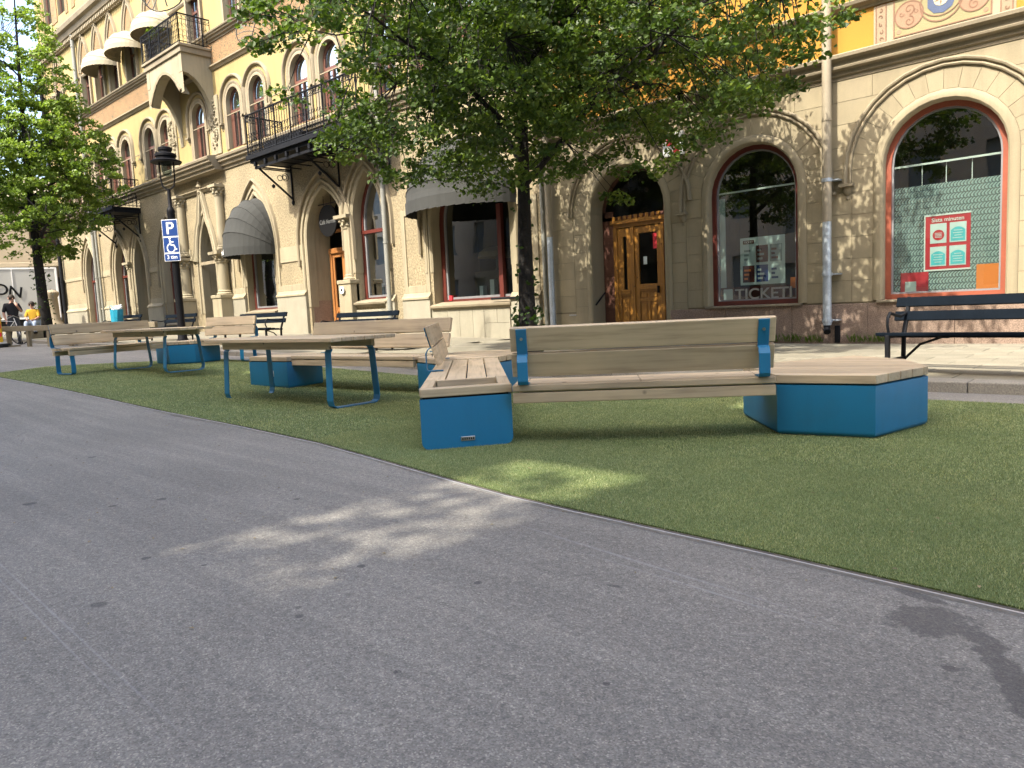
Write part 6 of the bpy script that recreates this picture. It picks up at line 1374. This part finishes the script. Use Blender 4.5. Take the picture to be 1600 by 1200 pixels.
# ---------------------------------------------------------------- left end of the street: truck, barrier, rail, people
def cam_pt(px, depth, py=None):
    """point on the ray through a pixel of the photograph at a given depth"""
    d = fwd*F_PX+rt*(px-800)-up*((py if py is not None else 600)-600); return V3((0, 0, CAM_H))+d*(depth/F_PX)
cp_ = cam_pt(93, 45.5, 470); tx_, ty_ = cp_.x, cp_.y; td = V3((-.26, -.966, 0)); tn = V3((.966, -.26, 0))      # the long side faces the viewer
tk = thing('delivery_truck', 'white tarpaulin-sided truck with black lettering ending in ION, parked across the street end', 'truck', (tx_, ty_, gz(-47)))
TZ0, TZ1, TL, TWd = 1.72, 4.72, 7.5, 2.5; o_ = V3((tx_, ty_, 0))
def tbox(a0_, a1_, b0_, b1_, z0_, z1_): c = o_+td*((a0_+a1_)/2)-tn*((b0_+b1_)/2)+V3((0, 0, (z0_+z1_)/2)); return (c, td*((a1_-a0_)/2), tn*((b1_-b0_)/2), V3((0, 0, (z1_-z0_)/2)))
MB().obox(*tbox(.12, TL, .02, TWd, TZ0, TZ1)).build('cargo_box', MAT['tarp'], tk, bevel=.03)
f = MB(); f.obox(*tbox(0, .12, 0, TWd, TZ0-.05, TZ1+.02)); f.obox(*tbox(.12, TL, -.01, .03, TZ1-.08, TZ1+.02)); f.obox(*tbox(.12, TL, -.01, .03, TZ0-.08, TZ0+.03))
for a in (2.3, 4.6): f.obox(*tbox(a-.02, a+.02, -.012, .02, TZ0, TZ1))
f.build('box_frame', MAT['white'], tk); MB().obox(*tbox(-.04, .0, .0, TWd, TZ0-.2, TZ1)).build('tail_door', MAT['grey'], tk)
MB().obox(*tbox(.2, .34, -.015, .0, TZ0+.05, TZ0+.25)).build('marker_light', MAT['orangepr'], tk); MB().obox(*tbox(2.0, 2.35, -.014, .0, TZ0+.12, TZ0+.24)).build('side_plate', MAT['grey'], tk)
MB().obox(*tbox(.1, TL, .2, TWd-.2, TZ0-.45, TZ0-.05)).build('chassis', MAT['rubber'], tk)
for a in (1.0, 2.1, 6.3):
    for b in (.15, TWd-.35):
        c = o_+td*(a+.3)-tn*b+V3((0, 0, gz(-47)+.45)); wv = MB(); wv.tube([c, c-tn*.28], .45, 18); w_ = wv.build('wheel', MAT['rubber'], tk, bevel=.03); MB().tube([c+tn*.01, c+tn*.0-tn*.02], .22, 12).build('wheel_rim', MAT['grey'], w_)
MB().obox(*tbox(TL+.1, TL+2.1, .05, TWd-.05, gz(-47)+.5, 3.4)).build('cab', MAT['white'], tk, bevel=.1); MB().obox(*tbox(TL+.8, TL+1.7, .03, .05, 2.2, 3.1)).build('cab_window', MAT['glass'], tk)
for i, ch in enumerate('NOITCUA'[:4]):
    t_ = text_mb(ch, .92, .004); a = 2.2+.72*i; zc = 3.3+.17*i-.012*i*i; rot = -R(11-3*i); cs, sn = math.cos(rot), math.sin(rot)
    t_.v = [(p*1.05, q, r_) for p, q, r_ in t_.v]; mid = (max(q[1] for q in t_.v)+min(q[1] for q in t_.v))/2
    t_.v = [tuple(o_-td*0+td*(a-(p*cs-(q-mid)*sn))+tn*(.02+r_)+V3((0, 0, zc+p*sn+(q-mid)*cs))) for p, q, r_ in t_.v]; t_.build('lettering', MAT['black'], tk)
# beam rail on posts (low timber barrier)
bA, bB = cam_pt(8, 24.5), cam_pt(98, 23.5); gA = gz(-28)
rb = thing('timber_rail', 'low grey-brown timber rail on short posts behind the left end of the turf', 'rail', (bA.x, bA.y, gA))
a = V3((bA.x, bA.y, gA)); b = V3((bB.x, bB.y, gz(bB.x))); x = (b-a).normalized(); nn = V3((-x.y, x.x, 0)); b = b+x*4.2
MB().obox((a+b)/2+V3((0, 0, .60)), x*((b-a).length/2), nn*.06, V3((0, 0, .085))).build('beam', MAT['pallet'], rb, bevel=.01)
L_ = (b-a).length; k = 0
for k in range(7):
    p = a+x*(.45+.95*k)
    if (p-a).length < L_: MB().obox(p+V3((0, 0, .27)), x*.06, nn*.05, V3((0, 0, .29))).build('post', MAT['pallet'], rb, bevel=.008)
for p in (a+x*.4, ): MB().obox(p+V3((0, 0, .03)), x*.3, nn*.2, V3((0, 0, .03))).build('foot', MAT['pallet'], rb)
# red and yellow barrier board
p = cam_pt(-1, 24.0); gb = gz(p.x); ex = V3((.72, .69, 0)); br = thing('barrier_board', 'red and yellow striped barrier board at the left edge', 'barrier', (p.x, p.y, gb)); c = V3((p.x, p.y, gb))
bd_ = MB().obox(c+V3((0, 0, .62)), ex*.28, V3((.69, -.72, 0))*.02, V3((0, 0, .45))).build('board', MAT['yellowpr'], br)
st = MB(); fnn = V3((.69, -.72, 0))*.023
for i in range(4):
    z = .2+.26*i; st.add([c+ex*-.28+V3((0, 0, z-.03))+fnn, c+ex*.28+V3((0, 0, z+.16))+fnn, c+ex*.28+V3((0, 0, min(1.07, z+.29)))+fnn, c+ex*-.28+V3((0, 0, z+.10))+fnn], [(0, 1, 2, 3)])
st.build('stripe', MAT['red'], bd_); MB().obox(c+V3((0, 0, .06)), ex*.4, V3((.69, -.72, 0))*.2, V3((0, 0, .06))).build('foot', MAT['rubber'], br, bevel=.02); MB().lathe(c.x+.15, c.y, [(0, gb+1.2), (.07, gb+1.18), (.08, gb+1.1), (.06, gb+1.05)], 10).build('lamp', MAT['rubber'], br)
# bicycle seen behind the board
def bike(p, ex, label):
    t_ = thing('bicycle', label, 'bicycle', p); p = V3(p); z = V3((0, 0, 1)); nn = ex.cross(z)
    for s in (-.52, .52):
        c = p+ex*s+z*.34; w_ = MB().tube([c+ex*.32*math.cos(2*math.pi*i/20)+z*.32*math.sin(2*math.pi*i/20) for i in range(20)], .02, 5, True).build('wheel', MAT['rubber'], t_)
        sp = MB()
        for i in range(8): sp.tube([c, c+ex*.31*math.cos(math.pi*i/4)+z*.31*math.sin(math.pi*i/4)], .004, 3)
        sp.build('spokes', MAT['steel'], w_)
    A_, B_, C_, D_, E_ = p+ex*-.52+z*.34, p+ex*-.05+z*.3, p+ex*-.2+z*.85, p+ex*.36+z*.8, p+ex*.52+z*.34
    MB().tube([A_, B_, C_, A_], .016, 5).tube([B_, D_, C_], .016, 5).tube([D_+z*.12, E_], .016, 5).build('frame', MAT['white'], t_)
    MB().obox(C_+z*.08, ex*.13, nn*.07, z*.03).build('saddle', MAT['rubber'], t_, bevel=.02); MB().tube([D_+z*.12+nn*.28, D_+z*.2, D_+z*.12-nn*.28], .014, 5).build('handlebar', MAT['steel'], t_); return t_
p = cam_pt(17, 25.5); bike((p.x, p.y, gz(p.x)), V3((.72, .69, 0)), 'parked bicycle behind the striped barrier board at the left edge')
# cast bodies with a skin modifier
def skin_body(name, joints, bones, mat, parent, root_i=0, sub=2, loc=(0, 0, 0)):
    me = bpy.data.meshes.new(name); me.from_pydata([j[0] for j in joints], bones, []); o = bpy.data.objects.new(name, me); COL.objects.link(o)
    s = o.modifiers.new('s', 'SKIN'); sub_ = o.modifiers.new('u', 'SUBSURF'); sub_.levels = sub; sub_.render_levels = sub
    lay = me.skin_vertices[0].data
    for i, j in enumerate(joints): lay[i].radius = j[1] if isinstance(j[1], tuple) else (j[1], j[1]); lay[i].use_root = (i == root_i)
    dg = bpy.context.evaluated_depsgraph_get(); dg.update(); m2 = bpy.data.meshes.new_from_object(o.evaluated_get(dg)); bpy.data.objects.remove(o)
    return link(name, m2, mat, parent, wl(parent) if parent else None, True)
def ball(c, r_, sx=1, sy=1, sz=1, n_=12):
    mb = MB(); c = V3(c); pr = [(math.sin(math.pi*i/8)*r_, -math.cos(math.pi*i/8)*r_) for i in range(9)]; mb.lathe(0, 0, [(max(1e-4, a), b) for a, b in pr], n_); mb.v = [(c.x+a*sx, c.y+b*sy, c.z+d*sz) for a, b, d in mb.v]; return mb
def person(p, rot, label, pose, shirt, trousers, hair):
    t_ = thing('person', label, 'person', p); t_.rotation_euler = (0, 0, rot); WLOC[t_.name] = V3((0, 0, 0))
    J = pose['j']; B = pose['b']
    skin_body('body', J, B, MAT['skin'], t_, 0)
    def cloth(nm, idx, grow, mat):
        mp = {v_: i for i, v_ in enumerate(idx)}; jj = [(J[i][0], tuple(q+grow for q in (J[i][1] if isinstance(J[i][1], tuple) else (J[i][1],)*2))) for i in idx]
        skin_body(nm, jj, [(mp[a], mp[b]) for a, b in B if a in mp and b in mp], mat, t_, 0)
    cloth('shirt', pose['shirt'], .018, shirt); cloth('trousers', pose['trousers'], .016, trousers)
    h = V3(J[pose['head']][0]); fd = V3(pose.get('face', (0, -1, 0)))
    ball(h+V3((0, 0, .035))-fd*.02, .108, 1, 1.08, .98).build('hair', hair, t_, smooth=True)
    f_ = MB(); sdv = V3((-fd.y, fd.x, 0))
    f_.add(ball(h+fd*.105+V3((0, 0, -.02)), .018, 1, 1, 1.5, 6).v, ball((0, 0, 0), 1, n_=6).f); f_.build('nose', MAT['skin'], t_, smooth=True)
    e = MB()
    for s in (-1, 1): e.add(ball(h+fd*.092+sdv*(.034*s)+V3((0, 0, .012)), .012, n_=6).v, ball((0, 0, 0), 1, n_=6).f)
    e.build('eye', MAT['black'], t_)
    for s in (-1, 1): ball(h+sdv*(.1*s)+V3((0, 0, -.01)), .03, .5, 1, 1.2, 8).build('ear', MAT['skin'], t_, smooth=True)
    for s in pose.get('shoes', ()): q = V3(J[s][0]); MB().box(q.x-.05, q.x+.05, q.y-.16, q.y+.09, q.z-.05, q.z+.045).build('shoe', MAT['black'], t_, bevel=.03)
    return t_
def hand_joints(J, B, wrist, d, side):
    w = V3(J[wrist][0]); d = V3(d).normalized(); side = V3(side).normalized(); n0 = len(J); J.append((tuple(w+d*.07), .032)); B.append((wrist, n0))
    for k, l_ in enumerate((.07, .08, .075, .06)):
        o1 = w+d*.09+side*(.027-.018*k); nr = d.cross(side); J.append((tuple(o1), .010)); J.append((tuple(o1+d*l_*.5+nr*.01), .009)); J.append((tuple(o1+d*l_*.85+nr*.03), .008)); m_ = len(J); B += [(n0, m_-3), (m_-3, m_-2), (m_-2, m_-1)]
    J.append((tuple(w+d*.045+side*.045), .011)); J.append((tuple(w+d*.085+side*.06), .009)); m_ = len(J); B += [(n0, m_-2), (m_-2, m_-1)]
# standing man, hand raised to his face
J = [((0, 0, .98), (.16, .12)), ((0, 0, 1.15), (.15, .115)), ((0, .02, 1.38), (.19, .125)), ((0, .01, 1.49), (.075, .07)), ((0, -.01, 1.56), .055), ((0, -.03, 1.68), (.085, .10)),
     ((.10, 0, .92), .095), ((.12, -.02, .50), .062), ((.13, .03, .10), .045), ((-.10, 0, .92), .095), ((-.14, .03, .50), .062), ((-.17, .10, .10), .045),
     ((.20, .02, 1.44), .065), ((.27, -.04, 1.18), .046), ((.07, -.24, 1.40), .034), ((-.20, .02, 1.44), .065), ((-.27, .06, 1.16), .046), ((-.24, -.02, .92), .034)]
B = [(0, 1), (1, 2), (2, 3), (3, 4), (4, 5), (0, 6), (6, 7), (7, 8), (0, 9), (9, 10), (10, 11), (2, 12), (12, 13), (13, 14), (2, 15), (15, 16), (16, 17)]
hand_joints(J, B, 14, (-.25, .45, .85), (.7, -.3, .3)); hand_joints(J, B, 17, (.05, -.25, -1), (0, -1, 0))
p = cam_pt(33, 26.5); pz0 = .46
person((p.x, p.y, pz0), R(95), 'man in a black T-shirt standing behind the timber rail, one hand at his face', dict(j=J, b=B, shirt=[1, 2, 0, 3, 12, 13, 15, 16][:8], trousers=[0, 1, 6, 7, 8, 9, 10, 11], head=5, face=(.0, -1, 0), shoes=(8, 11)), MAT['blackcloth'], MAT['denim'], MAT['hair'])
# seated person in yellow beside the tree
J = [((0, 0, .46), (.15, .13)), ((0, .02, .65), (.13, .11)), ((0, 0, .88), (.16, .11)), ((0, -.02, .98), .06), ((0, -.03, 1.05), .05), ((0, -.05, 1.16), (.082, .095)),
     ((.10, -.05, .45), .09), ((.14, -.45, .50), .06), ((.14, -.42, .10), .045), ((-.10, -.05, .45), .09), ((-.14, -.45, .50), .06), ((-.15, -.48, .10), .045),
     ((.17, 0, .93), .055), ((.22, -.12, .68), .042), ((.10, -.34, .58), .032), ((-.17, 0, .93), .055), ((-.22, -.12, .68), .042), ((-.10, -.34, .58), .032)]
B = [(0, 1), (1, 2), (2, 3), (3, 4), (4, 5), (0, 6), (6, 7), (7, 8), (0, 9), (9, 10), (10, 11), (2, 12), (12, 13), (13, 14), (2, 15), (15, 16), (16, 17)]
hand_joints(J, B, 14, (-.2, -1, -.1), (0, 0, 1)); hand_joints(J, B, 17, (.2, -1, -.1), (0, 0, 1))
p = cam_pt(64, 28.5); sz_ = .78
st_ = thing('low_seat', 'low pale seat under the seated person in yellow', 'seat', (p.x, p.y, sz_)); MB().box(p.x-.25, p.x+.25, p.y-.22, p.y+.22, sz_-.3, sz_+.36).build('seat_block', MAT['pallet'], st_, bevel=.02)
person((p.x, p.y, sz_), R(60), 'person in a yellow top and pale blue trousers sitting left of the left tree trunk', dict(j=J, b=B, shirt=[1, 2, 0, 3, 12, 13, 15, 16], trousers=[0, 6, 7, 8, 9, 10, 11], head=5, shoes=(8, 11)), MAT['yellowcloth'], MAT['bluecloth'], MAT['hair'])
# stone bollard figure by the corner
p = cam_pt(97, 38); gp = pz(p.x)
sb_ = thing('stone_post', 'pale sandstone post beside the corner of the ornate building', 'stone post', (p.x, p.y, gp)); MB().lathe(p.x, p.y, [(.42, gp-.2), (.42, gp+.3), (.34, gp+.4), (.26, gp+.55), (.23, gp+1.7), (.30, gp+1.8), (.30, gp+1.95), (.2, gp+2.05), (.0, gp+2.1)], 14).build('shaft', MAT['sand'], sb_, smooth=True)
# building that closes the street
eb = thing('sandstone_building', 'pale sandstone building with ledges closing the street behind the truck', 'building', (-62, 0, gz(-62)))
ops = []
mb = MB(); ys = [(-20+3.4*i) for i in range(14)]
FX = -62
def endwall(z0, z1, sill, head):
    cur = -24
    for c in ys:
        a, b = c-.75, c+.75; mb.quad((FX, cur, z0), (FX, a, z0), (FX, a, z1), (FX, cur, z1)); mb.quad((FX, a, z0), (FX, b, z0), (FX, b, sill), (FX, a, sill)); mb.quad((FX, a, head), (FX, b, head), (FX, b, z1), (FX, a, z1)); cur = b
        for (p0, p1) in (((a, sill), (a, head)), ((b, head), (b, sill)), ((a, head), (b, head)), ((b, sill), (a, sill))): mb.quad((FX, p0[0], p0[1]), (FX, p1[0], p1[1]), (FX-.3, p1[0], p1[1]), (FX-.3, p0[0], p0[1]))
        wn = MB().box(FX-.32, FX-.26, a, b, sill, head).build('window', MAT['brownwood'], eb); MB().quad((FX-.255, a+.1, sill+.1), (FX-.255, b-.1, sill+.1), (FX-.255, b-.1, head-.1), (FX-.255, a+.1, head-.1)).build('pane', MAT['glass'], wn)
    mb.quad((FX, cur, z0), (FX, 28, z0), (FX, 28, z1), (FX, cur, z1))
endwall(0, 4.9, 1.9, 4.2); endwall(5.2, 9.0, 6.0, 8.4); mb.quad((FX, -24, 4.9), (FX, 28, 4.9), (FX, 28, 5.2), (FX, -24, 5.2)); mb.quad((FX, -24, 9), (FX, 28, 9), (FX-7, 28, 11.5), (FX-7, -24, 11.5)); mb.build('wall', MAT['sand'], eb)
eb.rotation_euler = (0, 0, R(-32))
for z in (5.05, 9.0, 1.4): MB().box(FX-.05, FX+.3, -24, 28, z-.2, z+.1).build('cornice', MAT['sand'], eb, bevel=.04)

# ---------------------------------------------------------------- buildings on the near side of the street (behind the camera); they shade the road, with openings added for sun patches
OY = -6.5; OH = 18.0
def opp_building(x0, x1, h, label, mat):
    t_ = thing('opposite_building', label, 'building', (x0, OY, 0), 'plain plastered buildings behind the viewpoint'); w_ = MB(); k = max(1, int((x1-x0)/2.6)); st_ = 5; gl = []
    wd = (x1-x0)/k; fh = h/st_
    for f_ in range(st_):
        z0, z1 = f_*fh, (f_+1)*fh; a_, b_ = z0+fh*.28, z0+fh*.82
        for i in range(k):
            xa, xb = x0+wd*i, x0+wd*(i+1); wa, wb_ = xa+wd*.3, xb-wd*.3
            for q in ((xa, wa, z0, z1), (wb_, xb, z0, z1), (wa, wb_, z0, a_), (wa, wb_, b_, z1)): w_.quad((q[1], OY, q[2]), (q[0], OY, q[2]), (q[0], OY, q[3]), (q[1], OY, q[3]))
            gl.append((wa, wb_, a_, b_)); w_.quad((wa, OY, a_), (wb_, OY, a_), (wb_, OY-.2, a_), (wa, OY-.2, a_)); w_.quad((wa, OY, b_), (wa, OY, a_), (wa, OY-.2, a_), (wa, OY-.2, b_)); w_.quad((wb_, OY, a_), (wb_, OY, b_), (wb_, OY-.2, b_), (wb_, OY-.2, a_))
    w_.quad((x0, OY, -.5), (x1, OY, -.5), (x1, OY, 0), (x0, OY, 0))
    dp = 3.5
    w_.quad((x0, OY, 0), (x0, OY-dp, 0), (x0, OY-dp, h), (x0, OY, h)); w_.quad((x1, OY-dp, 0), (x1, OY, 0), (x1, OY, h), (x1, OY-dp, h)); w_.quad((x0, OY-dp, 0), (x1, OY-dp, 0), (x1, OY-dp, h), (x0, OY-dp, h)); w_.quad((x0, OY, h), (x1, OY, h), (x1, OY-dp, h), (x0, OY-dp, h))
    w_.build('wall', mat, t_)
    g_ = MB()
    for wa, wb_, a_, b_ in gl: g_.quad((wb_, OY-.2, a_), (wa, OY-.2, a_), (wa, OY-.2, b_), (wb_, OY-.2, b_))
    g_.build('window_panes', MAT['curtain'], t_); MB().box(x0, x1, OY-.1, OY+.35, h-.35, h).build('cornice', mat, t_); return t_
opp_building(-90, -14.6, OH, 'long plain plastered building far left behind the viewpoint', MAT['opp'])
nb_ = opp_building(-14.59, -12.2, 14.6, 'unseen narrow lower building added to let a sun patch on to the turf', MAT['opp'])  # kept low out of view so sun reaches the turf
MB().box(-14.55, -12.24, OY-.6, OY-.1, 16.0, 18.0).build('roof_slot_blocker', MAT['opp'], nb_)  # added box above the roof, narrows the sun to a slot
opp_building(-12.19, -4.06, OH, 'plain plastered building behind the viewpoint, left of the narrow gap', MAT['opp'])
opp_building(-2.92, 45, OH, 'plain plastered building behind the viewpoint, right of the narrow gap', MAT['opp'])
gp_ = thing('gap_light_blockers', 'unseen lower and upper blocks added to shape the sun patch on the road', 'building', (-3.6, OY, 0)); MB().box(-4.05, -2.93, OY-3.4, OY-.2, 0, 9.5).build('lower_blocker', MAT['opp'], gp_); MB().box(-4.05, -2.93, OY-.5, OY-.1, 12.5, 15.2).box(-3.5, -2.93, OY-.5, OY-.1, 15.2, OH).build('upper_blocker', MAT['opp'], gp_)  # added out of view; the opening between them shapes the sun patch

bu = MB()  # unseen leaf screen, added to soften and dapple the sun patch
for i in range(620):
    c = V3((random.uniform(-4.04, -2.95), OY-.5+random.uniform(-.25, .3), 9.5+2.6*random.random()**1.7)); d = V3((random.uniform(-1, 1), random.uniform(-.6, .6), random.uniform(-1, 1))).normalized(); e = d.orthogonal().normalized(); q = random.uniform(.04, .10)
    bu.add([c-d*q, c+e*q*.7, c+d*q, c-e*q*.7], [(0, 1, 2, 3)])
sh_ = thing('sun_dapple_screen', 'unseen leaves added in the gap to dapple the sun patch', 'light_screen', (-3.5, OY-.5, 9.5)); bu.build('screen_leaves', MAT['leaf'], sh_, kind='stuff'); MB().tube([(-3.5, OY-.5, 9.5), (-3.47, OY-.5, 10.9)], .03, 5).build('screen_stem', MAT['bark'], sh_)

lt = MB()
for i in range(380):
    x_ = random.uniform(-9, -.2); y__ = random.uniform(.5, 6.8); zz = gz(x_)+(.004 if not inpoly(np.array([x_]), np.array([y__]), TPOLY)[0] else TH+.012); a = random.uniform(0, 6.28); q = random.uniform(.004, .014)
    if x_ > -2.2 and y__ < 2.2: continue
    lt.add([(x_-q*math.cos(a), y__-q*math.sin(a), zz), (x_+q*.5*math.sin(a), y__-q*.5*math.cos(a), zz+.003), (x_+q*math.cos(a), y__+q*math.sin(a), zz), (x_-q*.5*math.sin(a), y__+q*.5*math.cos(a), zz+.002)], [(0, 1, 2, 3)])
lo = lt.build('fallen_bits', M('dry_leaf_bits', (.22, .17, .09), .9, .4, 3, 0), kind='stuff'); tag(lo, 'small dry leaf bits and bud scales scattered on the asphalt and turf', 'litter')
